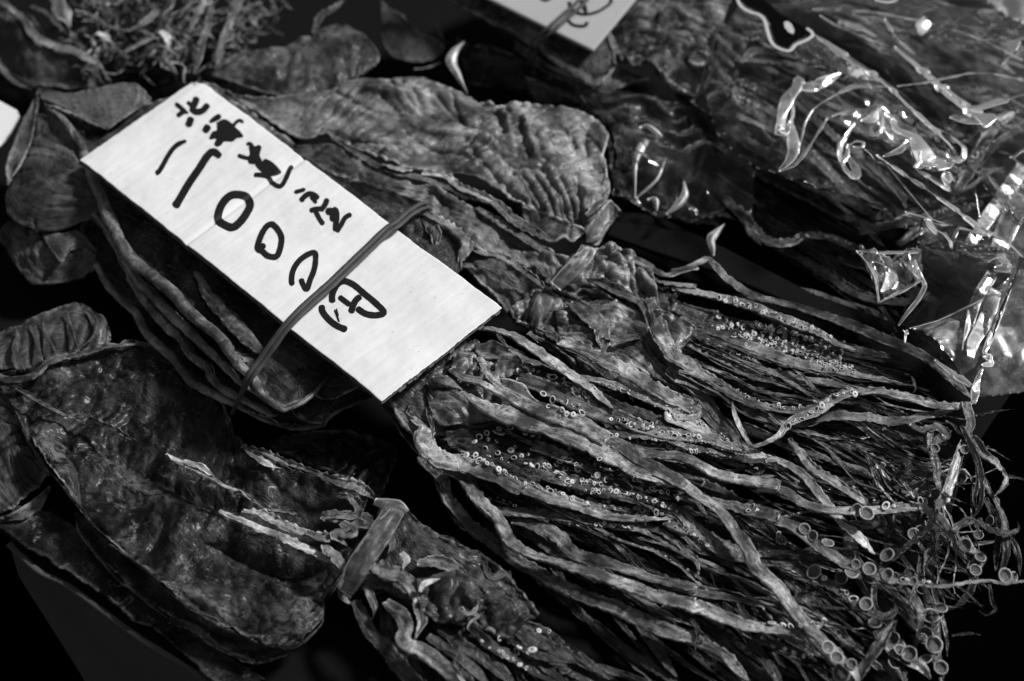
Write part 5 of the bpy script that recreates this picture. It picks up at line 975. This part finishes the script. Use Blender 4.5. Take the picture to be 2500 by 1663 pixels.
for k, (p, w_, h_, mt, tl, par) in enumerate((
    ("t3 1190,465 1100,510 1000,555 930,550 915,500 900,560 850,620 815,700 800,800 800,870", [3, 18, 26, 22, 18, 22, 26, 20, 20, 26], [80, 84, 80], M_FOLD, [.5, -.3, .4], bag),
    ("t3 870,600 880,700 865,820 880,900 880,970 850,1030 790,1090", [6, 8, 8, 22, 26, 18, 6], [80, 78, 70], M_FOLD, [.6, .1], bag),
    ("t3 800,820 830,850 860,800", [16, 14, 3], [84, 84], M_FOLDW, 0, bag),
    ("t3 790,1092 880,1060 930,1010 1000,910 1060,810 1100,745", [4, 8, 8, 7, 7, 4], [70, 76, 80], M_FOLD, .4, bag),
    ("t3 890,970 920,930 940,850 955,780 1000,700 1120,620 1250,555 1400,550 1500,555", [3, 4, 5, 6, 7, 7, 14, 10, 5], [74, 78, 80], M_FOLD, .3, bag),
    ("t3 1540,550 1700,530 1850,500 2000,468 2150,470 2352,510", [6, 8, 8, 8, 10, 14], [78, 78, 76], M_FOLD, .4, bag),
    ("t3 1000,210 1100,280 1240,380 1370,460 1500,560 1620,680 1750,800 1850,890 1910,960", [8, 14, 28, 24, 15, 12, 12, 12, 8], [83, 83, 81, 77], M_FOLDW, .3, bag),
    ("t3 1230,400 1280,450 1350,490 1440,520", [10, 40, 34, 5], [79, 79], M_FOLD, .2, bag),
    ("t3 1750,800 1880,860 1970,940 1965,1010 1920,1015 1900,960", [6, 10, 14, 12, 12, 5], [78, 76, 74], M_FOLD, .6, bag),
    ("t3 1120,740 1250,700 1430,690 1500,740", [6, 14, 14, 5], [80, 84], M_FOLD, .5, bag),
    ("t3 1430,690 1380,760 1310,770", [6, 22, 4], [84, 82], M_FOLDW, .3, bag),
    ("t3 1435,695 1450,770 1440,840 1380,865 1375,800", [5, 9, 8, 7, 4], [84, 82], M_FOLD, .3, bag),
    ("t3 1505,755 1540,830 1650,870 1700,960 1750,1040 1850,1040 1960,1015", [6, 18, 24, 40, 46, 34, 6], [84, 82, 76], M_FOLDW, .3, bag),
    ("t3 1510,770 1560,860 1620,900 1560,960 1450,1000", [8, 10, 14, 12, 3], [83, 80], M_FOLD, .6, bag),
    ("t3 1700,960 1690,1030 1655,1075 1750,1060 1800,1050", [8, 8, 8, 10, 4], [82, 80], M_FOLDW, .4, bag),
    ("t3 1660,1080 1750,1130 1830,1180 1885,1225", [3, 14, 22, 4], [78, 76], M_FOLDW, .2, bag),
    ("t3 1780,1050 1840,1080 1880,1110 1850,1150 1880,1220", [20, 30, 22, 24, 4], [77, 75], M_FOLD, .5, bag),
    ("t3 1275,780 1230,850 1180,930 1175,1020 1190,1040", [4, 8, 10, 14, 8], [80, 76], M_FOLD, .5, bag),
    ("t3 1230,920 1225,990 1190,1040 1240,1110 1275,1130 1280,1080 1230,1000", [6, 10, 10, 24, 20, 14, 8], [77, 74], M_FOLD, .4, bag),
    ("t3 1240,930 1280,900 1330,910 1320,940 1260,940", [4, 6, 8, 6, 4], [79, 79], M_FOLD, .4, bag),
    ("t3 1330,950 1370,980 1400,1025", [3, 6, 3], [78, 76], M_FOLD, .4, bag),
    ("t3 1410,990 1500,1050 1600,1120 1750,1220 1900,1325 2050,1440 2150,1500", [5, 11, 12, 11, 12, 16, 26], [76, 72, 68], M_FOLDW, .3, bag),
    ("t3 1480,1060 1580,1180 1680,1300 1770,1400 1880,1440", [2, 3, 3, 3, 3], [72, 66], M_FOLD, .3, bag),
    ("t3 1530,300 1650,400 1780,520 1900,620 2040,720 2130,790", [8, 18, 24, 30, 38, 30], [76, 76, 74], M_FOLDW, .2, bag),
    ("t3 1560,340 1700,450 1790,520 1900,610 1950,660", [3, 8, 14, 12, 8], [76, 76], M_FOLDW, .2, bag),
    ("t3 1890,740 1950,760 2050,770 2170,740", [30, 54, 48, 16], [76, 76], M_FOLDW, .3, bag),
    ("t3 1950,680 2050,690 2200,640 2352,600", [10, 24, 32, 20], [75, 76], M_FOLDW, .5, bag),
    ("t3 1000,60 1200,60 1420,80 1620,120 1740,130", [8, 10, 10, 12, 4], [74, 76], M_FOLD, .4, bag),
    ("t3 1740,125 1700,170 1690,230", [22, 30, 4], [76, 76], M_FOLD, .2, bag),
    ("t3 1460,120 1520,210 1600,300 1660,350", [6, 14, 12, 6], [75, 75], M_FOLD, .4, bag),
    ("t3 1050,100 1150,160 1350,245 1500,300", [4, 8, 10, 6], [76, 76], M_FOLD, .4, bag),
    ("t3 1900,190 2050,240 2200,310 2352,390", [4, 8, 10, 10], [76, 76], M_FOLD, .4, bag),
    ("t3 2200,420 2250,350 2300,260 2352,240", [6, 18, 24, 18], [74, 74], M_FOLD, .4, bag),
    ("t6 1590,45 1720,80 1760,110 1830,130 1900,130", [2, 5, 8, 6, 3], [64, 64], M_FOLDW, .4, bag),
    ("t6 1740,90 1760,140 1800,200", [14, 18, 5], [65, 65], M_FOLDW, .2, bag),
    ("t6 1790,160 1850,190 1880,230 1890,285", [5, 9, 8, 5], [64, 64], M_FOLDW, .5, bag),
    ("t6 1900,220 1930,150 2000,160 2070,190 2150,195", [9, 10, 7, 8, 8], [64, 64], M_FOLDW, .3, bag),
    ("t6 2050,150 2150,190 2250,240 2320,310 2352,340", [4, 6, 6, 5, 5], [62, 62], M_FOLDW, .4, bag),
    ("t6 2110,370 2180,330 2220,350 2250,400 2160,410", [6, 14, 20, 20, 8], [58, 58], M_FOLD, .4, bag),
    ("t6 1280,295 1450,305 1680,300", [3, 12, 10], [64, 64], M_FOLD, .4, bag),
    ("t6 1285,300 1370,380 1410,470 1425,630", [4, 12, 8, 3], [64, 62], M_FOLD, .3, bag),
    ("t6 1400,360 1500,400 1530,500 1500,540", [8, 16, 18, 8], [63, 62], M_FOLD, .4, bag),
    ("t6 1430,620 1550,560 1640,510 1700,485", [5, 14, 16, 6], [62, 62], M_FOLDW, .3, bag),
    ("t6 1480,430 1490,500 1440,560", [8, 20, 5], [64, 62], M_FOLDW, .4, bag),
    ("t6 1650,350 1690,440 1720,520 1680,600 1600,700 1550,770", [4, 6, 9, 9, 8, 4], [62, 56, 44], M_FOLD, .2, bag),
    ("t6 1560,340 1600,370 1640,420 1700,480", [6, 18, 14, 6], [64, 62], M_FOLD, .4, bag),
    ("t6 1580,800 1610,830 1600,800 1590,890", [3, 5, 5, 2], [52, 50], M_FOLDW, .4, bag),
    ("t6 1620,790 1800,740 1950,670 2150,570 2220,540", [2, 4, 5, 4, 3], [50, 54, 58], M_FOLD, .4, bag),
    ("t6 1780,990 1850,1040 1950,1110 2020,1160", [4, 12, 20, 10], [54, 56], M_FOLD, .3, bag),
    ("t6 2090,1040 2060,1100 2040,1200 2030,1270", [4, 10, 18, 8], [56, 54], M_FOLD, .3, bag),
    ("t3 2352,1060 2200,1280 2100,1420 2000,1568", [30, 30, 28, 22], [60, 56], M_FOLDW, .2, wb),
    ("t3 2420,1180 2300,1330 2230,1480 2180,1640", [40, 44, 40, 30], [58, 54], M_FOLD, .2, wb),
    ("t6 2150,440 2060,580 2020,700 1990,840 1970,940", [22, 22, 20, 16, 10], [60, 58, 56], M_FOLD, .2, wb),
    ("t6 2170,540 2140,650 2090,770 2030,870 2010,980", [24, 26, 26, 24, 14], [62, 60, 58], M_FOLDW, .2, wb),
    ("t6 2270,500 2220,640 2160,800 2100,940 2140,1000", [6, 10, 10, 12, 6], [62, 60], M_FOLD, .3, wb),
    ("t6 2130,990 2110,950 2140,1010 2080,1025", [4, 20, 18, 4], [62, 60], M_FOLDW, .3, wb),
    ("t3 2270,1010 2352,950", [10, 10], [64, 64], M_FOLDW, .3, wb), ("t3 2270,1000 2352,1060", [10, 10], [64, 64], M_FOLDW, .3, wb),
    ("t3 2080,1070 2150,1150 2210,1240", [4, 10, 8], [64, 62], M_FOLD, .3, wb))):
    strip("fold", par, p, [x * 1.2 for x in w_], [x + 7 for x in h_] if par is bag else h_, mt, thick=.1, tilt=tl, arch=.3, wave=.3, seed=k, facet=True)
film_sheet("crumpled_corner", "t6 1285,295 1380,303 1500,312 1690,300", "t6 1425,630 1500,590 1600,540 1700,480", [64, 68, 62], [62, 66, 60], M_FOLD, bag, nz=4, nf=90, crown=3, seed=141, wr=((4, 120, 60, 'b'),))
film_sheet("crumple", "t3 1130,740 1300,700 1440,690 1620,800 1780,960 1960,1010", "t3 1180,800 1350,870 1450,900 1600,960 1680,1070 1850,1110", [84, 86, 82], [80, 82, 78], M_FOLD, bag, nz=5, nf=80, crown=3, seed=142, wr=((4.5, 110, 60, 'b'),))
film_sheet("crumple", "t3 1000,215 1240,375 1500,560 1700,750", "t3 950,330 1150,460 1400,620 1650,800", [82, 84, 80], [80, 81, 78], M_FILM, bag, nz=3, nf=60, crown=2, seed=143, wr=((3, 20, 90, 'b'),))
def flat_shape(name, pts3, parent, mat, th=.0001, label=None):
    k = len(pts3); V = np.vstack([pts3, pts3 - [0, 0, th]]); F = [tuple(range(k)), tuple(range(2 * k - 1, k - 1, -1))] + [((i + 1) % k, i, i + k, (i + 1) % k + k) for i in range(k)]
    return mesh_obj(name, V, F, mat, parent, smooth=False)
PO = "t3 520,-10 545,40 600,75 660,95 695,130 715,200 735,260 770,300 850,325 895,285 950,262 995,235 1000,210 965,180"
PI_ = "t3 560,-60 700,0 800,90 960,180 975,215 930,245 880,270 845,305 785,285 750,230 735,160 710,105 660,70 600,50 550,10"
flat_shape("printed_mark", np.array([P(u, v, 92) for u, v in parse(PI_)]), bag, M_PRINT)
strip("printed_outline", bag, PO, [9, 10, 10, 10, 10, 9], [92.3], M_PRINTW, thick=.1, m=5)
flat_shape("printed_spot", np.array([P(u, v, 92.6) for u, v in parse("t3 820,140 845,135 870,155 888,195 880,218 850,205 825,175")]), bag, M_PRINTW)
strip("printed_outline", bag, "t3 1400,0 1450,12 1500,14 1550,-5", [6, 8, 8, 6], [92], M_PRINTW, thick=.1, m=5)

# glints on the clear film, built as pale curled strips
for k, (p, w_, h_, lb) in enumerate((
    ("t2 870,270 810,330 790,400 830,480 870,560 890,600", [6, 22, 32, 28, 14, 3], [46, 48, 44], "curled pale film glint modelled as a strip in the black gap above the broad squid"),
    ("t2 2060,870 2010,930 1970,1010 1960,1100 1960,1180 1960,1270", [14, 26, 20, 12, 8, 4], [40, 44, 40], "long bright glint strip with a hooked top right of the broad squid"),
    ("t2 1990,820 2040,805 2090,840 2130,880", [10, 22, 22, 8], [47, 47, 44], "small curled glint strip at the top of the long bright one"),
    ("t2 1970,1270 2060,1190 2110,1130 2160,1010", [4, 10, 8, 4], [38, 40, 38], "thin slanting glint strip beside the long bright one"),
    ("t2 2270,1160 2280,1240 2230,1310 2160,1370", [4, 20, 24, 6], [38, 40, 38], "short crescent glint strip, nearest the bagged squid"),
    ("t6 440,125 395,170 355,220 365,280 370,330", [3, 16, 26, 20, 6], [44, 46, 42], "crescent glint strip just above the bent arm of the strapped bundle"),
    ("t2 2040,1280 2090,1270 2100,1350", [4, 20, 4], [36, 34], "small dark grey triangular glint strip below the thin slanting one"))):
    o = strip("film_glint", None, p, w_, h_, M_GLINT, thick=.3, tilt=[.4, .1], arch=1.2, seed=k)
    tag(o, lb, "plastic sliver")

# ================================================================== tape straps
tp = thing("tape_strap", P(900, 1320, 25), "clear glossy tape strap around the neck of the front left squid", "tape strap")
strip("band", tp, "t8 430,470 340,620 230,780 160,900 100,1000", [50, 56, 58, 56, 50], [45, 46, 45, 41, 34], M_TAPE, thick=.2, arch=.8, wave=1.0, m=17)
strip("band_end", tp, "t8 300,420 380,440 450,450 510,490", [20, 34, 34, 14], [46, 46, 44], M_TAPE, thick=.3, arch=.8, wave=.3, m=9)
strip("band_side", tp, "t8 145,950 110,1010 150,1060 190,1050", [44, 40, 30, 18], [33, 28, 22], M_TAPE, thick=.3, wave=.3, tilt=.5, m=9)
tp2 = thing("tape_strap", P(1390, 650, 30), "pale tape strap around the neck of the broad squid behind the card", "tape strap")
strip("band", tp2, "t5 1670,270 1620,350 1540,430 1450,520", [40, 48, 48, 40], [57, 58, 57, 53], M_TAPE, thick=.2, arch=.8, wave=1.0, m=17)
strip("band", tp2, "t5 1400,580 1370,640 1330,720 1310,760", [44, 46, 40, 24], [50, 48, 40], M_TAPE, thick=.3, arch=1.2, wave=.3, m=11)

# ================================================================== the price card
pc = thing("price_card", P(700, 590, 70), "white corrugated price card with black handwritten price, banded on the middle squid stack", "price card")
HC = 73.5
cA, cB, cC, cD = [P(u, v, HC) for u, v in ((476, 187), (187.5, 386), (932, 979), (1225, 750))]
NA, NB = 300, 110
uu = np.linspace(0, 1, NA)[:, None]; vv = np.linspace(0, 1, NB)[None]
def card_point(u, v, off=0.0):
    u = np.asarray(u); v = np.asarray(v)
    p = ((1 - u) * (1 - v))[..., None] * cB + (u * (1 - v))[..., None] * cC + (u * v)[..., None] * cD + ((1 - u) * v)[..., None] * cA
    zb = -.016 * np.clip(.376 - u, 0, 1) + 0 * v; p = p + fwd * (zb / fwd[2])[..., None]
    z = 0 * zb - .0016 * np.exp(-((u - .375) / .006) ** 2)     # slight bend at the crease
    z = z - .0016 * np.exp(-((u - .72) / .10) ** 2) + .0010 * pn(np.stack([u * 7, v * 3, 0 * u + 0 * v], -1))
    z = z + .00002 * np.sin(u * 45 * 2 * np.pi + 2 * pn(np.stack([u * 4, v * 3, 0 * u + 0 * v], -1))) + .0002 * fbm(np.stack([u * 30, v * 8, 3 + 0 * u + 0 * v], -1), 3)
    z = z - .0009 * np.exp(-(u / .02) ** 2) - .0007 * np.exp(-((1 - u) / .015) ** 2)
    p = p + np.stack([0 * z, 0 * z, z + off], -1); return p
U, Vv = np.broadcast_arrays(uu, vv)
eu = lambda s: .0022 * fbm(np.stack([s * 30, 0 * s + 4, 0 * s], -1), 3)
# worn, slightly bulging outline
U2 = U + (U - .5) * 2 * np.clip(np.abs(U - .5) * 2 - .9, 0, 1) * 8 * eu(Vv) ; V2 = Vv + .010 * np.sin(np.pi * U) * (Vv < .5) * (1 - 2 * Vv) * .8 + (Vv - .5) * 2 * np.clip(np.abs(Vv - .5) * 2 - .9, 0, 1) * 14 * eu(U + 7)
V2 = np.where((Vv > .97) & (U < .03), Vv - (.03 - U) * 1.6, V2)
top = card_point(U2, V2); F = grid_faces(NA, NB)
def shell(t, thk, name, mat, uv=None):
    b = t - [0, 0, thk]; n, m = t.shape[:2]; K = n * m
    V = np.vstack([t.reshape(-1, 3), b.reshape(-1, 3)]); Fg = grid_faces(n, m); i = np.arange(n - 1); j = np.arange(m - 1); r = (n - 1) * m
    e = [np.stack([i * m, i * m + K, (i + 1) * m + K, (i + 1) * m], -1), np.stack([(i + 1) * m + m - 1, (i + 1) * m + m - 1 + K, i * m + m - 1 + K, i * m + m - 1], -1),
         np.stack([j + 1, j + 1 + K, j + K, j], -1), np.stack([r + j, r + j + K, r + j + 1 + K, r + j + 1], -1)]
    return mesh_obj(name, V, np.ascontiguousarray(np.concatenate([Fg, Fg[:, ::-1] + K] + e)), mat, pc, None if uv is None else np.vstack([uv, uv]))
shell(top, .00035, "white_liner", M_LINER, np.stack([U * .27, Vv * .10], -1).reshape(-1, 2))
shell(card_point(U * .996 + .002, Vv * .992 + .004, -.0030) , .0004, "brown_liner", M_CARDB)
nf_ = 46; uf = np.linspace(.003, .997, nf_ * 8); FV = []
ph = uf * nf_ * 2 * np.pi; zz = -.0004 - .00125 * (1 - np.cos(ph)) - .00005
vf = np.linspace(.006, .994, 12); Uf, Vf = np.meshgrid(uf, vf, indexing='ij'); t = card_point(Uf, Vf) + np.stack([0 * Uf, 0 * Uf, np.broadcast_to(zz[:, None], Uf.shape)], -1)
shell(t, .0002, "fluted_core", M_FLUTE)
# torn fibres along the lower right edge
for k in range(10):
    a_ = random.uniform(.1, .98); q0 = card_point(np.array(1.0), np.array(a_), -.0006 - random.random() * .002)
    fv = [q0 + np.array([random.uniform(-.006, .006), random.uniform(-.004, .002), random.uniform(-.0006, .0004)]) * s for s in (0, 1, .6, .2)]
    flat_shape("torn_edge", np.array([q0, q0 + [.003, .003, 0], q0 + [.0028, .0012, -.0004], q0 + [.0006, -.0012, -.0003]]), pc, M_CARDB, .0002)

def to_card(u, v):
    """photograph pixel -> card coordinates, by the card's plane"""
    p = P(u, v, HC); A2 = np.array([cC - cB, cA - cB]).T[:2]; s = np.linalg.solve(A2, (p - cB)[:2])
    for _ in range(4):
        g = card_point(np.array(s[0]), np.array(s[1])); q = g - CAM
        pu = 1250 + (q @ right) / (q @ fwd) / PX; pv = 831.5 - (q @ upv) / (q @ fwd) / PX
        p = p + right * (u - pu) * MPP - np.array([0, 1, 0]) * (v - pv) * MPP / math.sin(PITCH)
        s = np.linalg.solve(A2, (p - cB)[:2])
        # bilinear correction
        e = p - ((1 - s[0]) * (1 - s[1]) * cB + s[0] * (1 - s[1]) * cC + s[0] * s[1] * cD + (1 - s[0]) * s[1] * cA); s = s + np.linalg.solve(A2, e[:2])
    return s
ink_n = 0
def ink_patch(poly_px, on_card=True, name="marker_stroke", parent=None, lift=None):
    global ink_n; ink_n += 1
    off = .00012 + .00001 * (ink_n % 12)
    if on_card:
        uvp = np.array([to_card(u, v) for u, v in poly_px]); return uvp, off
def stroke(tile, pts, w0, closed=False):
    """a marker stroke: a row of quads that lies on the card; pts x,y or x,y,w in tile pixels"""
    x0, y0, k = TILES[tile]; a = np.array([(x0 + p[0] * k, y0 + p[1] * k, (p[2] if len(p) > 2 else w0) * k) for p in pts])
    if closed: a = np.vstack([a, a[:2]])
    n = max(8, int(np.linalg.norm(np.diff(a[:, :2], axis=0), axis=1).sum() / 3)); c = catmull(a, n) if len(a) > 2 else np.array([a[0] + (a[-1] - a[0]) * t for t in np.linspace(0, 1, n)])
    d = np.gradient(c[:, :2], axis=0); d /= np.maximum(np.linalg.norm(d, axis=1), 1e-6)[:, None]; nr = np.stack([-d[:, 1], d[:, 0]], -1)
    w = c[:, 2] / 2 * (1 + .07 * fbm(np.stack([np.arange(n) * .35, 0 * c[:, 0] + x0 + pts[0][0], 0 * c[:, 0]], -1), 2))
    if True:
        s = np.concatenate([[0], np.cumsum(np.linalg.norm(np.diff(c[:, :2], axis=0), axis=1))]); e = np.minimum(s, s[-1] - s); r = np.maximum(w, .5)
        w = w * np.sqrt(np.clip(1 - (1 - np.clip(e / (r * .6), 0, 1)) ** 2, .12, 1))
    L = c[:, :2] + nr * w[:, None]; Rr = c[:, :2] - nr * w[:, None]
    uvl = np.array([to_card(*p) for p in L]); uvr = np.array([to_card(*p) for p in Rr]); global ink_n; ink_n += 1; off = .00014 + .00002 * (ink_n % 10)
    cols = [uvl * (1 - t) + uvr * t for t in (0, .33, .67, 1)]; G = np.stack(cols, 1)
    V = card_point(G[..., 0], G[..., 1], off).reshape(-1, 3)
    mesh_obj("marker_stroke", V, grid_faces(n, 4), M_INK, pc, smooth=False)
def blob(tile, pts):
    x0, y0, k = TILES[tile]; a = catmull(np.array([(x0 + x * k, y0 + y * k, 0) for x, y in pts + [pts[0]]]), 60)[:-1, :2]
    uvp = np.array([to_card(*p) for p in a]); c = uvp.mean(0); global ink_n; ink_n += 1; off = .00014 + .00002 * (ink_n % 10)
    rings = np.stack([uvp * (1 - t) + c * t for t in np.linspace(0, .985, 12)], 0)
    V = card_point(rings[..., 0], rings[..., 1], off).reshape(-1, 3); mesh_obj("marker_stroke", V, grid_faces(12, len(a), True), M_INK, pc, smooth=False)
# first character
stroke('s2', [(1110, 280), (1160, 320), (1210, 365), (1255, 395, 20)], 50); stroke('s2', [(1130, 425), (1175, 390), (1215, 370)], 56)
stroke('s2', [(1350, 210, 70), (1325, 280), (1290, 350)], 78); stroke('s2', [(1240, 265), (1300, 310)], 44)
stroke('s2', [(1270, 340, 50), (1340, 375), (1410, 360), (1475, 290)], 72); stroke('s2', [(1290, 430), (1250, 540)], 78)
# second
stroke('s2', [(1610, 415), (1550, 450), (1485, 490, 30)], 62); stroke('s2', [(1480, 520), (1430, 600)], 80)
blob('s2', [(1565, 490), (1650, 455), (1730, 500), (1775, 550), (1830, 600), (1855, 650), (1790, 662), (1740, 700), (1650, 700), (1620, 735), (1575, 758), (1538, 730), (1560, 670), (1500, 678), (1485, 655), (1520, 590), (1565, 575)])
stroke('s2', [(1740, 540), (1775, 490), (1820, 468), (1858, 495)], 40)
# third
blob('s2', [(1915, 770), (1930, 730), (1985, 748), (2025, 735), (2055, 765), (2035, 850), (2060, 915), (2000, 945), (1920, 940), (1905, 890), (1925, 830)])
stroke('s2', [(1890, 735), (1930, 720), (1960, 760)], 40); stroke('s2', [(1795, 845), (1850, 870), (1930, 885)], 46)
blob('s2', [(2060, 915), (2100, 888), (2180, 930), (2240, 990), (2272, 1040), (2200, 1075), (2110, 1072), (2050, 1030), (1985, 950)])
stroke('t1', [(1620, 1118), (1660, 1118), (1710, 1130), (1740, 1170), (1790, 1190), (1825, 1140), (1850, 1080), (1870, 1062)], 30)
# fourth
stroke('s3', [(745, 240), (800, 225), (838, 212)], 34); stroke('s3', [(798, 315), (830, 275), (870, 252), (910, 262), (948, 295)], 46); stroke('s3', [(880, 275), (910, 305), (932, 330)], 30)
stroke('s3', [(1022, 290), (1000, 345), (962, 395)], 46); stroke('s3', [(872, 395), (920, 380), (1000, 372)], 44); stroke('s3', [(920, 390), (955, 460), (990, 510)], 42)
stroke('s3', [(1060, 380), (1090, 390), (1098, 440), (1092, 500), (1090, 565)], 50); stroke('s3', [(1005, 400), (1060, 400), (1065, 450), (1040, 460)], 62)
stroke('s3', [(1095, 570), (1130, 520), (1170, 450), (1222, 420)], 42)
# figures
stroke('s2', [(895, 1045, 66), (930, 1030, 56), (975, 960), (1030, 860), (1090, 775), (1150, 725), (1235, 692, 34)], 54)
stroke('s2', [(1105, 1420, 96), (1160, 1330), (1260, 1160), (1370, 1000), (1470, 850), (1535, 815), (1610, 870, 70)], 84)
stroke('s3', [(285, 258), (345, 275), (378, 340), (350, 410), (300, 480), (235, 530), (165, 510), (112, 465), (125, 380), (165, 310), (220, 265)], 66, True)
stroke('s3', [(560, 505), (605, 545), (640, 630), (605, 765), (530, 770), (480, 730), (440, 705), (465, 610), (510, 530)], 50, True); stroke('s3', [(435, 725), (465, 700), (505, 675)], 52)
stroke('s3', [(740, 1010), (722, 980), (735, 890), (785, 810), (860, 755), (918, 745), (920, 830), (905, 900), (880, 960), (848, 1045), (815, 1000), (800, 955)], 48)
stroke('s3', [(1062, 1160), (1062, 1090), (1100, 1010), (1160, 978), (1240, 1010), (1330, 1085), (1410, 1150), (1490, 1235), (1430, 1262), (1340, 1250), (1262, 1200)], 54)
stroke('s3', [(1115, 1105), (1160, 1140), (1215, 1180)], 46); stroke('s3', [(1300, 1100), (1250, 1150), (1215, 1245)], 54)
stroke('s3', [(975, 1175), (980, 1230), (1030, 1295), (1100, 1350), (1185, 1385)], 54); stroke('s3', [(1080, 1215), (1098, 1260), (1120, 1320)], 16); stroke('s3', [(1095, 1205), (1115, 1270)], 9)

# rubber bands
rb = thing("rubber_band", P(800, 700, 40), "doubled dark rubber band holding the front price card onto the squid stack", "rubber band")
for off_, sd in ((-6, 0), (6, 1)):
    base_ = [(568, 1008, 30), (577, 988, 40), (592, 955, 52), (610, 920, 61), (637, 883, 65), (669, 838, 71), (704, 792, 76.5), (752, 743, 78.3), (803, 698, 78.5), (850, 653, 78.5), (897, 608, 78.5), (945, 562, 78.3), (968, 548, 78), (1003, 518, 74), (1035, 502, 68), (1052, 505, 60)]
    pts = []
    for i, (x, y, h_) in enumerate(base_):
        j = min(i + 1, len(base_) - 1); k = max(i - 1, 0); dx, dy = base_[j][0] - base_[k][0], base_[j][1] - base_[k][1]; L_ = math.hypot(dx, dy)
        pinch = .35 if i < 3 else 1; pts.append((x - dy / L_ * off_ * pinch, y + dx / L_ * off_ * pinch, h_))
    P3 = np.array([P(*p) for p in pts])
    arm(rb, None, [12, 13, 14, 14, 14, 13, 12], None, M_RUB, name='strand', raw=P3, twn=.08, cup=0, fl=.55, nz=.06, wob=.12, rimpale=0, seed=500 + sd, bvh=False, tip=False)

# second card with its own band
pc2 = thing("price_card", P(1350, 40, 60), "blurred price card greyed for shade, cut off by the top border, banded, black curl written", "price card")
poly_slab("card_panel", "t2 700,-170 1040,-5 1690,318 1700,312 1960,0 2100,-190 1500,-520", 64, 3, M_CARD_SHADED, pc2)
def flat_stroke(pts, w):
    p = catmull(np.array([(TILES['t2'][0] + x * S9, y * S9, 0) for x, y in pts]), 40)[:, :2]; strip("marker_stroke", pc2, [tuple(a) for a in p], w, [64.35], M_INK, thick=.1, m=3)
_old = parse
flat_stroke([(1540, 10), (1560, 60), (1620, 90), (1690, 85), (1750, 60), (1810, 10), (1780, -30), (1700, -60)], [10, 12, 10, 9, 9]); flat_stroke([(1530, 125), (1570, 160), (1640, 165), (1655, 140)], [8, 11, 13, 9]); flat_stroke([(1620, 0), (1640, 50), (1650, 90)], [14, 14, 8])
flat_stroke([(1350, -20), (1390, 2), (1430, -15)], [10, 12, 8])
rb2 = thing("rubber_band", P(1350, 80, 40), "blurred rubber band over the second price card at the top", "rubber band")
for off_ in (-6, 6):
    P3 = np.array([P(800 + x * S9 + off_, y * S9 + off_ * .6, h_) for x, y, h_ in ((1760, -160, 68), (1620, 10, 68), (1530, 90, 68), (1440, 170, 67.5), (1380, 220, 64), (1320, 280, 56), (1305, 340, 48), (1300, 420, 38))])
    arm(rb2, None, [11, 12, 12, 9], None, M_RUB, name='strand', raw=P3, twn=.05, cup=0, fl=.5, nz=.1, wob=.2, rimpale=0, seed=520 + off_, bvh=False, tip=False)
print("suckers", n_suck, SC, "tris", sum(len(o.data.polygons) * 2 for o in sc.objects if o.type == 'MESH'))
